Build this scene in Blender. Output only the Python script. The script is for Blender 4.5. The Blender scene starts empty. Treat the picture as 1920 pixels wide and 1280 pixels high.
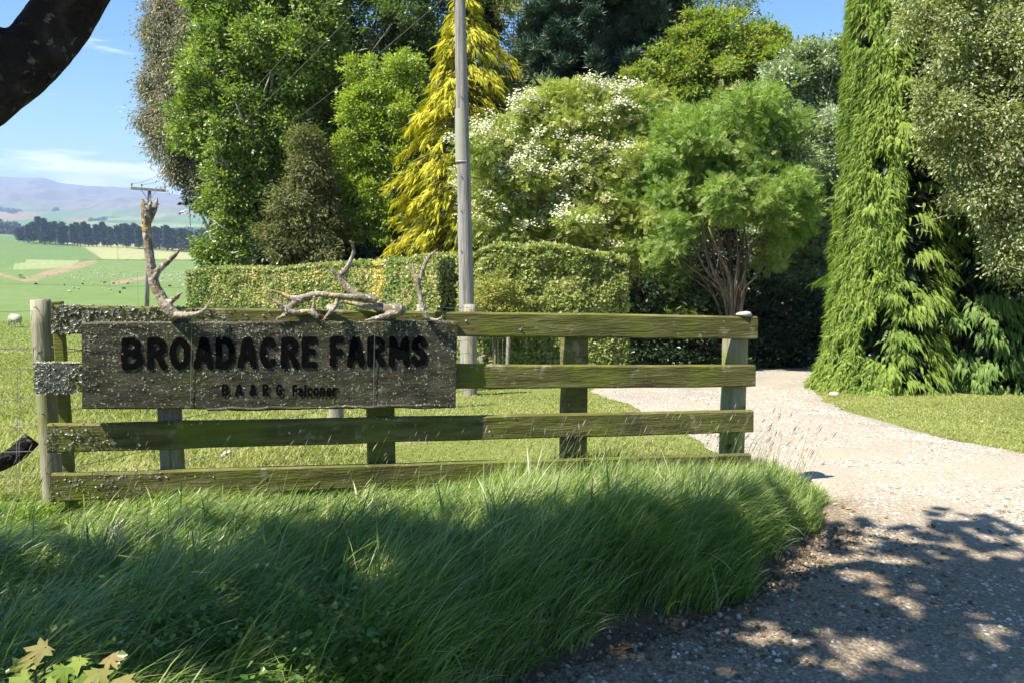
import bpy, math, random
import numpy as np
from mathutils import Vector
rad = math.radians
sc = bpy.context.scene
C = sc.collection
# ---------------------------------------------------------------- camera
FP = 1493.0                      # focal length in pixels of a 1920 px wide frame
EYE = 1.6
TH = math.atan(185.0/FP)         # looks slightly down the slope
cam = bpy.data.objects.new('camera', bpy.data.cameras.new('camera')); C.objects.link(cam)
cam.data.sensor_width = 36.0; cam.data.lens = FP/1920*36
cam.location = (0, 0, EYE); cam.rotation_euler = (math.pi/2 - TH, 0, 0)
cam.data.clip_start = 0.05; cam.data.clip_end = 30000
sc.camera = cam
# ---------------------------------------------------------------- sun and sky
SUN = Vector((-0.50, -0.30, 0.81)).normalized()
elev = math.asin(SUN.z); azim = math.atan2(SUN.x, SUN.y)
sl = bpy.data.lights.new('sun', 'SUN'); sl.energy = 5.0; sl.angle = rad(0.5); sl.color = (1.0, 0.94, 0.83)
so = bpy.data.objects.new('sun', sl); C.objects.link(so); so.location = (0, 0, 50)
so.rotation_euler = (-SUN).to_track_quat('-Z', 'Y').to_euler()
world = bpy.data.worlds.new('World'); sc.world = world; world.use_nodes = True
wn, wl = world.node_tree.nodes, world.node_tree.links
wn.clear()
sky = wn.new('ShaderNodeTexSky'); sky.sky_type = 'NISHITA'; sky.sun_disc = False
sky.sun_elevation = elev; sky.sun_rotation = azim; sky.altitude = 300; sky.air_density = 1.0; sky.dust_density = 0.3; sky.ozone_density = 2.5
bg = wn.new('ShaderNodeBackground'); bg.inputs['Strength'].default_value = 0.10
wo = wn.new('ShaderNodeOutputWorld')
tcw = wn.new('ShaderNodeTexCoord'); mpw = wn.new('ShaderNodeMapping'); mpw.inputs['Scale'].default_value = (3.0, 3.0, 22.0)
nzw = wn.new('ShaderNodeTexNoise'); nzw.inputs['Scale'].default_value = 2.6; nzw.inputs['Detail'].default_value = 7; nzw.inputs['Roughness'].default_value = 0.55
sepw = wn.new('ShaderNodeSeparateXYZ')
lowm = wn.new('ShaderNodeMapRange'); lowm.inputs[1].default_value = 0.102; lowm.inputs[2].default_value = 0.084; lowm.inputs[3].default_value = 0.0; lowm.inputs[4].default_value = 0.25
crp = wn.new('ShaderNodeMapRange'); crp.inputs[1].default_value = 0.62; crp.inputs[2].default_value = 0.80
adw = wn.new('ShaderNodeMath'); adw.operation = 'ADD'
mxw = wn.new('ShaderNodeMixRGB'); mxw.inputs[2].default_value = (6.6, 6.8, 7.2, 1)
wl.new(tcw.outputs['Generated'], mpw.inputs[0]); wl.new(mpw.outputs[0], nzw.inputs[0]); wl.new(tcw.outputs['Generated'], sepw.inputs[0])
wl.new(sepw.outputs[2], lowm.inputs[0]); wl.new(nzw.outputs[0], adw.inputs[0]); wl.new(lowm.outputs[0], adw.inputs[1])
wl.new(adw.outputs[0], crp.inputs[0]); wl.new(crp.outputs[0], mxw.inputs[0]); hsv = wn.new('ShaderNodeHueSaturation'); hsv.inputs['Saturation'].default_value = 1.3; hsv.inputs['Value'].default_value = 0.80; wl.new(sky.outputs[0], hsv.inputs['Color']); wl.new(hsv.outputs[0], mxw.inputs[1])
wl.new(mxw.outputs[0], bg.inputs[0]); wl.new(bg.outputs[0], wo.inputs[0])
sc.view_settings.view_transform = 'Standard'; sc.view_settings.look = 'None'
sc.view_settings.gamma = 1.0; sc.view_settings.exposure = 1.36
cy = sc.cycles
cy.use_denoising = True; cy.max_bounces = 5; cy.diffuse_bounces = 3; cy.glossy_bounces = 2; cy.transmission_bounces = 3
cy.volume_bounces = 0; cy.transparent_max_bounces = 6; cy.use_adaptive_sampling = True; cy.adaptive_threshold = 0.02
cy.sample_clamp_indirect = 6.0; cy.caustics_reflective = False; cy.caustics_refractive = False

# ---------------------------------------------------------------- geometry helpers
rng = np.random.default_rng(7); random.seed(7)
cT, sT = math.cos(TH), math.sin(TH)
def ray(px, py):                 # direction with unit forward Y
    u = (px-960)/FP; v = (640-py)/FP
    dx, dy, dz = u, cT + v*sT, -sT + v*cT
    return np.array([dx/dy, 1.0, dz/dy])
def P(px, py, Y):                # the point at ground distance Y seen at that pixel
    r = ray(px, py)*Y; return np.array([r[0], Y, EYE + r[2]])
def zof(py, Y): return EYE + ray(960, py)[2]*Y
def pxof(x, y): return 960 + x/np.maximum(y*cT, 1e-3)*FP*0.995
def hsh(ix, iy, iz=0):
    h = (np.asarray(ix).astype(np.int64)*374761393 + np.asarray(iy).astype(np.int64)*668265263 + np.asarray(iz).astype(np.int64)*2147483647) & 0xffffffff
    h = ((h ^ (h >> 13))*1274126177) & 0xffffffff
    return ((h ^ (h >> 16)) & 0xffff)/65535.0
def vn(x, y):                    # 2-D value noise, -1..1
    x = np.asarray(x, float); y = np.asarray(y, float)
    ix, iy = np.floor(x), np.floor(y); fx, fy = x-ix, y-iy
    fx = fx*fx*(3-2*fx); fy = fy*fy*(3-2*fy)
    a, b, c, d = hsh(ix, iy), hsh(ix+1, iy), hsh(ix, iy+1), hsh(ix+1, iy+1)
    return 2*((a*(1-fx)+b*fx)*(1-fy) + (c*(1-fx)+d*fx)*fy) - 1
def fbm(x, y, o=4):
    s = 0; a = 1.0; t = 0
    for i in range(o):
        s = s + a*vn(np.asarray(x)*2**i + 17*i, np.asarray(y)*2**i + 31*i); t += a; a *= 0.5
    return s/t
def sstep(a, b, x):
    t = np.clip((np.asarray(x, float)-a)/(b-a), 0, 1); return t*t*(3-2*t)
def unit(v): return v/np.maximum(np.linalg.norm(v, axis=-1, keepdims=True), 1e-9)

def tag(o, label=None, cat=None, group=None, kind=None):
    if label: o['label'] = label
    if cat: o['category'] = cat
    if group: o['group'] = group
    if kind: o['kind'] = kind
    return o
def thing(name, label, cat, loc=(0, 0, 0), group=None):
    o = bpy.data.objects.new(name, None); C.objects.link(o); o.location = loc; o.empty_display_size = 0.1
    return tag(o, label, cat, group)
def mesh_np(name, V, F, mat, parent=None, var=None, smooth=False, col=None):
    """V (n,3); F (m,k) with fixed k; var per face; col per vertex"""
    V = np.ascontiguousarray(V, np.float32); F = np.ascontiguousarray(F, np.int32)
    me = bpy.data.meshes.new(name); n, k = F.shape
    me.vertices.add(len(V)); me.vertices.foreach_set('co', V.ravel())
    me.loops.add(n*k); me.loops.foreach_set('vertex_index', F.ravel())
    me.polygons.add(n); me.polygons.foreach_set('loop_start', np.arange(0, n*k, k, dtype=np.int32))
    try: me.polygons.foreach_set('loop_total', np.full(n, k, np.int32))
    except Exception: pass
    me.polygons.foreach_set('use_smooth', np.full(n, smooth, bool))
    if var is not None:
        a = me.attributes.new('var', 'FLOAT', 'FACE'); a.data.foreach_set('value', np.ascontiguousarray(var, np.float32))
    if col is not None:
        a = me.attributes.new('col', 'FLOAT_COLOR', 'POINT')
        a.data.foreach_set('color', np.ascontiguousarray(np.c_[col, np.ones(len(V))], np.float32).ravel())
    me.update(calc_edges=True); me.validate(verbose=False)
    if mat: me.materials.append(mat)
    o = bpy.data.objects.new(name, me); C.objects.link(o)
    if parent is not None:
        o.parent = parent; o.matrix_parent_inverse = parent.matrix_basis.inverted() if parent.parent is None else (parent.parent.matrix_basis @ parent.matrix_parent_inverse @ parent.matrix_basis).inverted()
    return o
def frames(d, n):
    """rotation matrices whose y axis is d and whose z axis is near n"""
    d = unit(d); x = unit(np.cross(d, n)); z = np.cross(x, d)
    return np.stack([x, d, z], axis=-1)
def inst(tv, tf, Pp, R, S):
    """copies of a template merged into one vertex/face pair"""
    S = np.asarray(S, float); S = S[:, None, None] if S.ndim == 1 else S[:, None, :]
    V = np.einsum('nij,nvj->nvi', R, tv[None]*S) + Pp[:, None, :]
    N, k = len(Pp), len(tv)
    F = tf[None] + (np.arange(N)*k)[:, None, None]
    return V.reshape(-1, 3), F.reshape(-1, tf.shape[1])
class MB:                        # collects pieces (quads) into one mesh
    def __init__(s): s.V = []; s.F = []; s.n = 0
    def add(s, V, F):
        V = np.asarray(V, float); F = np.asarray(F, int)
        if F.shape[1] == 3: F = np.c_[F, F[:, 2]]
        s.V.append(V); s.F.append(F+s.n); s.n += len(V); return s
    def tube(s, pts, rr, k=8, cap=True, jit=0.0):
        pts = np.asarray(pts, float); m = len(pts); rr = np.broadcast_to(np.asarray(rr, float), (m,))
        T = unit(np.gradient(pts, axis=0)); ref = np.array([0.13, 0.27, 0.95])
        if abs(np.dot(T.mean(0)/max(np.linalg.norm(T.mean(0)), 1e-6), ref)) > 0.9: ref = np.array([0.9, 0.35, 0.1])
        A = unit(np.cross(T, ref)); B = np.cross(T, A)
        th = np.arange(k)*2*math.pi/k
        r2 = rr[:, None]*(1+jit*rng.normal(size=(m, k)))
        V = pts[:, None, :] + r2[..., None]*(np.cos(th)[None, :, None]*A[:, None, :] + np.sin(th)[None, :, None]*B[:, None, :])
        V = V.reshape(-1, 3); i = np.arange(m-1)[:, None]; j = np.arange(k)[None, :]
        F = np.stack([i*k+j, i*k+(j+1) % k, (i+1)*k+(j+1) % k, (i+1)*k+j], -1).reshape(-1, 4)
        if cap:
            V = np.r_[V, pts[:1], pts[-1:]]; a, b = m*k, m*k+1; j = np.arange(k)
            F = np.r_[F, np.c_[(j+1) % k, j, np.full(k, a), np.full(k, a)], np.c_[(m-1)*k+j, (m-1)*k+(j+1) % k, np.full(k, b), np.full(k, b)]]
        return s.add(V, F)
    def box(s, c, h, ax=None):   # centre, half sizes, optional axes
        q = np.array([[x, y, z] for z in (-1, 1) for y in (-1, 1) for x in (-1, 1)], float)*np.asarray(h)
        if ax is not None: q = q @ np.asarray(ax)
        return s.add(q+np.asarray(c), [[0, 2, 3, 1], [4, 5, 7, 6], [0, 1, 5, 4], [2, 6, 7, 3], [0, 4, 6, 2], [1, 3, 7, 5]])
    def ball(s, c, r, n=10, m=7):
        th = np.linspace(0, math.pi, m+1)[:, None]; ph = (np.arange(n)*2*math.pi/n)[None]
        V = np.stack([np.sin(th)*np.cos(ph), np.sin(th)*np.sin(ph), np.cos(th)+0*ph], -1).reshape(-1, 3)*np.asarray(r)+np.asarray(c)
        i = np.arange(m)[:, None]; j = np.arange(n)[None]
        return s.add(V, np.stack([i*n+j, (i+1)*n+j, (i+1)*n+(j+1) % n, i*n+(j+1) % n], -1).reshape(-1, 4))
    def build(s, name, mat, parent=None, smooth=False):
        V = np.concatenate(s.V); F = np.concatenate(s.F)
        me = bpy.data.meshes.new(name)
        me.from_pydata(V.tolist(), [], [tuple(dict.fromkeys(f)) for f in F.tolist()])
        me.polygons.foreach_set('use_smooth', np.full(len(me.polygons), smooth, bool)); me.materials.append(mat)
        me.validate(); o = bpy.data.objects.new(name, me); C.objects.link(o)
        if parent is not None:
            o.parent = parent; o.matrix_parent_inverse = parent.matrix_basis.inverted() if parent.parent is None else (parent.parent.matrix_basis @ parent.matrix_parent_inverse @ parent.matrix_basis).inverted()
        return o
def fuse(o, voxel, smooth=True, disp=0.0, dscale=60.0):
    """melt overlapping pieces into one continuous skin"""
    m = o.modifiers.new('r', 'REMESH'); m.mode = 'VOXEL'; m.voxel_size = voxel; m.use_smooth_shade = smooth
    s = o.modifiers.new('s', 'SMOOTH'); s.iterations = 3; s.factor = 0.5
    dg = bpy.context.evaluated_depsgraph_get(); dg.update()
    me = bpy.data.meshes.new_from_object(o.evaluated_get(dg)); o.modifiers.clear()
    if disp:
        n = len(me.vertices); co = np.empty(n*3, np.float32); me.vertices.foreach_get('co', co); co = co.reshape(-1, 3)
        no = np.empty(n*3, np.float32); me.vertices.foreach_get('normal', no); no = no.reshape(-1, 3)
        d = fbm(co[:, 0]*dscale+co[:, 1]*dscale*.7, co[:, 2]*dscale-co[:, 1]*dscale*.5, 3)
        co = co + no*(d*disp)[:, None]; me.vertices.foreach_set('co', np.ascontiguousarray(co, np.float32).ravel()); me.update()
    mats = list(o.data.materials); o.data = me
    if not me.materials:
        for q in mats: me.materials.append(q)
    me.polygons.foreach_set('use_smooth', np.full(len(me.polygons), smooth, bool))
    return o
def spline(pts, n=6):
    pts = np.asarray(pts, float); q = np.r_[[2*pts[0]-pts[1]], pts, [2*pts[-1]-pts[-2]]]; out = []
    for i in range(1, len(q)-2):
        for t in np.linspace(0, 1, n, endpoint=False):
            out.append(0.5*((2*q[i]) + (-q[i-1]+q[i+1])*t + (2*q[i-1]-5*q[i]+4*q[i+1]-q[i+2])*t*t + (-q[i-1]+3*q[i]-3*q[i+1]+q[i+2])*t**3))
    out.append(pts[-1]); return np.array(out)

# ---------------------------------------------------------------- materials
def mat_new(name):
    m = bpy.data.materials.new(name); m.use_nodes = True
    return m, m.node_tree.nodes, m.node_tree.links, m.node_tree.nodes['Principled BSDF']
def ramp(n, stops, interp='LINEAR'):
    r = n.new('ShaderNodeValToRGB'); e = r.color_ramp.elements; r.color_ramp.interpolation = interp
    while len(e) > 1: e.remove(e[0])
    e[0].position = stops[0][0]; e[0].color = (*stops[0][1], 1)
    for p, c in stops[1:]:
        q = e.new(p); q.color = (*c, 1)
    return r
def foliage(name, cols, rough=0.5, trans=0.35, spec=0.35, tcol=None, gain=(1, 1, 1)):
    cols = [tuple(min(0.8, q*k*w) for q, k, w in zip(c, gain, (1.03, 1.0, 1.45))) for c in cols]
    m, n, l, b = mat_new(name)
    at = n.new('ShaderNodeAttribute'); at.attribute_name = 'var'
    r = ramp(n, [(i/(len(cols)-1), c) for i, c in enumerate(cols)]); l.new(at.outputs['Fac'], r.inputs[0])
    l.new(r.outputs[0], b.inputs['Base Color']); b.inputs['Roughness'].default_value = rough
    b.inputs['Specular IOR Level'].default_value = spec
    t = n.new('ShaderNodeBsdfTranslucent'); g = n.new('ShaderNodeMixRGB'); g.blend_type = 'MULTIPLY'; g.inputs[0].default_value = 1.0
    g.inputs[2].default_value = (*(tcol or (1.25, 1.5, 0.5)), 1)
    l.new(r.outputs[0], g.inputs[1]); l.new(g.outputs[0], t.inputs[0])
    mx = n.new('ShaderNodeMixShader'); mx.inputs[0].default_value = trans
    l.new(b.outputs[0], mx.inputs[1]); l.new(t.outputs[0], mx.inputs[2]); l.new(mx.outputs[0], n['Material Output'].inputs[0])
    return m
def noisy(name, stops, scale=5.0, stretch=(1, 1, 1), rough=0.85, bump=0.3, bdist=0.01, detail=6, spec=0.25, patches=None, fine=None):
    """noise-coloured surface; patches = list of (scale, threshold, softness, colour)"""
    m, n, l, b = mat_new(name)
    tc = n.new('ShaderNodeTexCoord'); mp = n.new('ShaderNodeMapping'); mp.inputs['Scale'].default_value = stretch
    l.new(tc.outputs['Object'], mp.inputs[0])
    nz = n.new('ShaderNodeTexNoise'); nz.inputs['Scale'].default_value = scale; nz.inputs['Detail'].default_value = detail; nz.inputs['Roughness'].default_value = 0.62
    l.new(mp.outputs[0], nz.inputs[0]); r = ramp(n, stops); l.new(nz.outputs[0], r.inputs[0]); cur = r.outputs[0]
    for (s, th, sf, c) in (patches or []):
        z = n.new('ShaderNodeTexNoise'); z.inputs['Scale'].default_value = s; z.inputs['Detail'].default_value = 5; z.inputs['Roughness'].default_value = 0.65
        l.new(tc.outputs['Object'], z.inputs[0]); q = n.new('ShaderNodeMapRange'); q.inputs[1].default_value = th; q.inputs[2].default_value = th+sf
        l.new(z.outputs[0], q.inputs[0]); k = n.new('ShaderNodeMixRGB'); l.new(q.outputs[0], k.inputs[0]); l.new(cur, k.inputs[1]); k.inputs[2].default_value = (*c, 1); cur = k.outputs[0]
    l.new(cur, b.inputs['Base Color']); b.inputs['Roughness'].default_value = rough; b.inputs['Specular IOR Level'].default_value = spec
    bm = n.new('ShaderNodeBump'); bm.inputs['Strength'].default_value = bump; bm.inputs['Distance'].default_value = bdist
    f = n.new('ShaderNodeTexNoise'); f.inputs['Scale'].default_value = fine or scale*4; f.inputs['Detail'].default_value = 5
    l.new(mp.outputs[0], f.inputs[0]); l.new(f.outputs[0], bm.inputs['Height']); l.new(bm.outputs[0], b.inputs['Normal'])
    return m
def varmat(name, cols, rough=0.9, spec=0.2):
    m, n, l, b = mat_new(name)
    at = n.new('ShaderNodeAttribute'); at.attribute_name = 'var'
    r = ramp(n, [(i/(len(cols)-1), c) for i, c in enumerate(cols)]); l.new(at.outputs['Fac'], r.inputs[0])
    l.new(r.outputs[0], b.inputs['Base Color']); b.inputs['Roughness'].default_value = rough; b.inputs['Specular IOR Level'].default_value = spec
    return m
M = {}
M['rail'] = noisy('rail_wood', [(0.25, (0.05, 0.045, 0.013)), (0.5, (0.12, 0.11, 0.032)), (0.75, (0.22, 0.20, 0.075))], 5.0, (0.6, 0.6, 5.0), bump=0.6, bdist=0.008, fine=20,
                  patches=[(2.3, 0.46, 0.2, (0.145, 0.165, 0.014)), (9.0, 0.60, 0.08, (0.24, 0.22, 0.12)), (1.7, 0.60, 0.12, (0.07, 0.055, 0.03)), (40.0, 0.66, 0.04, (0.33, 0.32, 0.24))])
M['mossy'] = noisy('mossy_wood', [(0.3, (0.018, 0.016, 0.009)), (0.5, (0.058, 0.052, 0.030)), (0.75, (0.135, 0.122, 0.078))], 14.0, (0.6, 0.6, 2.2), bump=0.5, bdist=0.005, fine=55,
                   patches=[(3.0, 0.52, 0.15, (0.07, 0.072, 0.025)), (60.0, 0.60, 0.04, (0.38, 0.37, 0.30)), (22.0, 0.62, 0.05, (0.20, 0.19, 0.14)), (5.0, 0.66, 0.05, (0.33, 0.17, 0.02))])
M['post'] = noisy('post_wood', [(0.3, (0.11, 0.10, 0.065)), (0.5, (0.25, 0.235, 0.16)), (0.75, (0.40, 0.38, 0.29))], 5.0, (5, 5, 0.5), bump=0.7, bdist=0.008, fine=22,
                  patches=[(3.0, 0.48, 0.2, (0.19, 0.21, 0.03)), (6.0, 0.66, 0.05, (0.06, 0.045, 0.02))])
M['greypost'] = noisy('grey_post_wood', [(0.3, (0.14, 0.12, 0.09)), (0.55, (0.30, 0.27, 0.21)), (0.8, (0.44, 0.40, 0.33))], 5.0, (6, 6, 0.5), bump=0.7, bdist=0.01, fine=20)
M['pole'] = noisy('pole_wood', [(0.3, (0.13, 0.12, 0.11)), (0.5, (0.29, 0.27, 0.25)), (0.75, (0.42, 0.40, 0.37))], 3.0, (9, 9, 0.35), bump=1.0, bdist=0.02, fine=12, patches=[(1.4, 0.62, 0.05, (0.20, 0.15, 0.11))])
M['metal'] = noisy('painted_metal', [(0.3, (0.27, 0.26, 0.20)), (0.7, (0.33, 0.32, 0.25))], 3.0, rough=0.45, bump=0.05, spec=0.5)
M['wire'] = noisy('galvanised_wire', [(0.3, (0.12, 0.12, 0.12)), (0.7, (0.26, 0.26, 0.26))], 8.0, rough=0.6, bump=0.0, spec=0.5)
M['bark'] = noisy('dark_bark', [(0.3, (0.006, 0.005, 0.004)), (0.55, (0.018, 0.014, 0.011)), (0.8, (0.07, 0.056, 0.045))], 9.0, (1, 1, 1), bump=1.0, bdist=0.05, fine=26, patches=[(22.0, 0.60, 0.06, (0.12, 0.11, 0.095))])
M['trunk'] = noisy('tree_bark', [(0.3, (0.06, 0.045, 0.03)), (0.6, (0.16, 0.125, 0.085)), (0.8, (0.28, 0.23, 0.17))], 4.0, (3, 3, 0.6), bump=0.8, bdist=0.02)
M['palebark'] = noisy('pale_bark', [(0.3, (0.18, 0.15, 0.11)), (0.7, (0.42, 0.38, 0.31))], 4.0, (3, 3, 0.6), bump=0.6, bdist=0.02)
M['antler'] = noisy('antler', [(0.3, (0.10, 0.075, 0.05)), (0.5, (0.22, 0.18, 0.125)), (0.75, (0.40, 0.35, 0.27))], 14.0, bump=1.0, bdist=0.006, fine=90,
                    patches=[(9.0, 0.58, 0.08, (0.40, 0.27, 0.05)), (38.0, 0.55, 0.05, (0.46, 0.43, 0.35)), (50.0, 0.64, 0.04, (0.06, 0.045, 0.03))])
M['black'] = noisy('black_paint', [(0.3, (0.002, 0.002, 0.002)), (0.7, (0.007, 0.007, 0.007))], 40.0, rough=0.95, bump=0.1, bdist=0.002, spec=0.05)
M['lichen'] = varmat('lichen', [(0.13, 0.125, 0.085), (0.25, 0.245, 0.18), (0.44, 0.43, 0.33), (0.66, 0.64, 0.52)])
M['stone'] = noisy('stone', [(0.3, (0.30, 0.25, 0.20)), (0.7, (0.50, 0.44, 0.37))], 12.0, bump=0.6)
M['wool'] = noisy('wool', [(0.3, (0.36, 0.31, 0.22)), (0.7, (0.62, 0.56, 0.44))], 18.0, bump=1.0, bdist=0.05, fine=30)
M['darkwool'] = noisy('dark_wool', [(0.3, (0.02, 0.02, 0.02)), (0.7, (0.06, 0.05, 0.05))], 18.0, bump=0.5)

# ================================================================ TERRAIN
PROF = [(-400, 3.0), (-60, 0.9), (-10, 0.25), (0, 0.1), (2.9, 0.0), (5, -0.08), (6.2, -0.16), (12, -0.78), (22, -1.86), (51, zof(615, 51)), (100, zof(581, 100)),
        (220, zof(556, 220)), (380, zof(531, 380)), (520, zof(503, 520)), (650, zof(483, 650)), (900, zof(463, 900)), (1300, zof(454, 1300)), (2000, zof(443, 2000)),
        (2800, zof(427, 2800)), (3500, zof(410, 3500)), (4200, zof(396, 4200)), (5000, zof(380, 5000)), (6500, zof(352, 6500)), (7600, zof(340, 7600)), (9500, zof(372, 9500)), (10600, zof(420, 10600))]
_py = np.array([p[0] for p in PROF], float); _pz = np.array([p[1] for p in PROF], float)
_m = np.gradient(_pz, _py)
_sec = np.diff(_pz)/np.diff(_py)
_m[1:-1] = np.where(_sec[:-1]*_sec[1:] > 0, 2*_sec[:-1]*_sec[1:]/(_sec[:-1]+_sec[1:]+1e-12*np.sign(_sec[:-1]+_sec[1:]+1e-15)), 0)
def zprof(y):
    y = np.clip(np.asarray(y, float), _py[0], _py[-1]-1e-6); i = np.clip(np.searchsorted(_py, y, 'right')-1, 0, len(_py)-2)
    h = _py[i+1]-_py[i]; t = (y-_py[i])/h
    return (2*t**3-3*t**2+1)*_pz[i] + (t**3-2*t**2+t)*h*_m[i] + (-2*t**3+3*t**2)*_pz[i+1] + (t**3-t**2)*h*_m[i+1]
RIDGE = ([-900, 0, 60, 95, 130, 230, 320, 400, 700, 2200], [-8, -12, -10, -7, 4, 9, 19, 33, 50, 60])
def zfar(x, y):
    """profile plus what changes across the view"""
    x = np.asarray(x, float); y = np.asarray(y, float); yy = np.maximum(y, 1.0)
    px = 960 + x/yy*FP
    z = zprof(y)
    w = sstep(4500, 7000, yy); z = z - np.interp(px, *RIDGE)/FP*yy*w                      # the skyline
    w2 = sstep(500, 850, yy)*(1-sstep(1500, 3000, yy)); z = z + (220-np.clip(px, -300, 900))*0.055/FP*yy*w2   # far field tilts
    w3 = sstep(2200, 3600, yy); z = z + w3*yy*0.0060*fbm(x/520, y/800, 4) - w3*np.minimum(yy, 6800)*0.0130*np.abs(fbm(x/330+5+0.5*fbm(x/900, y/900, 2)+y/1500, y/900, 4))*(1-sstep(6900, 7500, yy))
    w4 = sstep(60, 300, yy)*(1-sstep(1000, 2000, yy)); z = z + w4*yy*0.0022*fbm(x/60, y/90, 3)
    return z
# the gravel drive, outlined on the ground
def gpt(px, py):                 # where the view ray meets the near slope
    r = ray(px, py); lo, hi = 0.5, 60.0
    for _ in range(60):
        mid = (lo+hi)/2
        if EYE + r[2]*mid > zprof(mid): lo = mid
        else: hi = mid
    return (r[0]*lo, lo)
DR = [gpt(*q) for q in [(1405, 689), (1250, 700), (1130, 722), (1106, 733), (1125, 742), (1180, 760), (1240, 786), (1290, 812), (1350, 850), (1420, 888), (1500, 915), (1546, 950), (1555, 990), (1515, 1048), (1440, 1110), (1330, 1160), (1180, 1212), (1040, 1262)]]
DR += [(-0.35, 2.1), (-1.3, 1.3), (-3.0, 0.6), (-6, 0.2), (-6, -5), (9, -5), (9, 3.2)]
DR += [gpt(*q) for q in [(2350, 950), (2100, 890), (1920, 850), (1800, 828), (1700, 804), (1600, 776), (1545, 752), (1530, 735), (1545, 715), (1570, 700), (1600, 692), (1520, 687)]]
DR = np.array(DR)
def sdist(poly, x, y):
    """signed distance to a polygon, positive inside"""
    x = np.asarray(x, float); y = np.asarray(y, float); best = np.full(x.shape, 1e9); ins = np.zeros(x.shape, bool)
    for i in range(len(poly)):
        a = poly[i]; b = poly[(i+1) % len(poly)]; e = b-a
        t = np.clip(((x-a[0])*e[0]+(y-a[1])*e[1])/max(e@e, 1e-12), 0, 1)
        best = np.minimum(best, (x-a[0]-t*e[0])**2+(y-a[1]-t*e[1])**2)
        if a[1] != b[1]:
            cr = ((a[1] > y) != (b[1] > y)) & (x < (b[0]-a[0])*(y-a[1])/(b[1]-a[1])+a[0]); ins ^= cr
    return np.where(ins, 1, -1)*np.sqrt(best)
FA = P(100, 600, 4.15); FB = P(1420, 600, 5.15); FD = unit((FB-FA)[:2]); FN = np.array([FD[1], -FD[0]])   # fence line, its direction and camera-side normal
def fence_side(x, y): return (np.asarray(x)-FA[0])*FN[0] + (np.asarray(y)-FA[1])*FN[1]      # >0 on the camera side
def verge(x, y):
    return sstep(-0.55, -0.10, fence_side(x, y))*(1-sstep(2.4, 3.6, x))*sstep(0.02, 0.42, -sdist(DR, x, y))
def gz(x, y):
    x = np.asarray(x, float); y = np.asarray(y, float)
    z = zfar(x, y)
    near = (np.abs(x) < 8) & (y > -2) & (y < 9)
    v = np.zeros(z.shape)
    if near.any(): v[near] = verge(x[near], y[near])*(0.17+0.05*fbm(x[near]*1.3, y[near]*1.3, 2))
    w = 1-sstep(40, 60, np.hypot(x, y))
    return z + v + w*(0.035*fbm(x*0.55, y*0.55, 3) + 0.008*fbm(x*3.1, y*3.1, 2))
def gz1(x, y): return float(gz(np.array([x]), np.array([y]))[0])
def onground(px, py, it=40):
    r = ray(px, py); lo, hi = 0.5, 60.0
    for _ in range(it):
        mid = (lo+hi)/2
        if EYE + r[2]*mid > gz1(r[0]*mid, mid): lo = mid
        else: hi = mid
    return np.array([r[0]*lo, lo, EYE+r[2]*lo])

# ground sheet: rays fanning out from the camera, rings growing with distance
azp = np.concatenate([np.arange(-160, 420, 2.0), np.arange(420, 2100, 6.0)])
az = np.arctan((azp-960)/FP)
az = np.concatenate([np.linspace(-math.pi, az[0], 60, endpoint=False), az, np.linspace(az[-1], math.pi, 60, endpoint=False)[1:]])
rr = np.concatenate([np.geomspace(0.4, 60, 260, endpoint=False), np.geomspace(60, 10500, 480)])
Rg, Ag = np.meshgrid(rr, az, indexing='ij')
cz = np.cos(Ag); X = Rg*np.sin(Ag); Y = Rg*cz
vw = (Ag > azp[0]*0-0.75) & (Ag < 0.72)
X = np.where(vw, Rg*np.tan(np.where(vw, Ag, 0)), X); Y = np.where(vw, Rg, Y)           # in view the rings run straight across
k1 = sstep(0.72, 1.2, np.abs(Ag)); X = np.where(vw, X, (1-k1)*np.sign(Ag)*Rg*np.tan(np.minimum(np.abs(Ag), 1.2)) + k1*Rg*np.sin(Ag)*2.2); Y = np.where(vw, Y, (1-k1)*Rg + k1*Rg*np.cos(Ag)*2.2)
Z = gz(X, Y)
nr, na = Z.shape
PXg = 960 + X/np.maximum(Y*cT-(Z-EYE)*sT, 0.1)*FP
PYg = 640 - FP*(Y*sT+(Z-EYE)*cT)/np.maximum(Y*cT-(Z-EYE)*sT, 0.1)
def mixc(c, k, d): return c*(1-k[..., None]) + np.array(d)*k[..., None]
n1 = fbm(X*0.9, Y*0.9, 4); n2 = fbm(X/25, Y/40, 4); n3 = fbm(X/300, Y/420, 4)
col = np.zeros(Z.shape+(3,)) + np.array([0.150, 0.178, 0.030])
col = mixc(col, np.clip(0.5+n1*0.7, 0, 1)*0.55, [0.205, 0.215, 0.055])
far = sstep(18, 60, Y); col = mixc(col, far, [0.125, 0.185, 0.034]); col = mixc(col, far*np.clip(0.5+n2, 0, 1)*0.6, [0.15, 0.205, 0.055])
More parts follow.
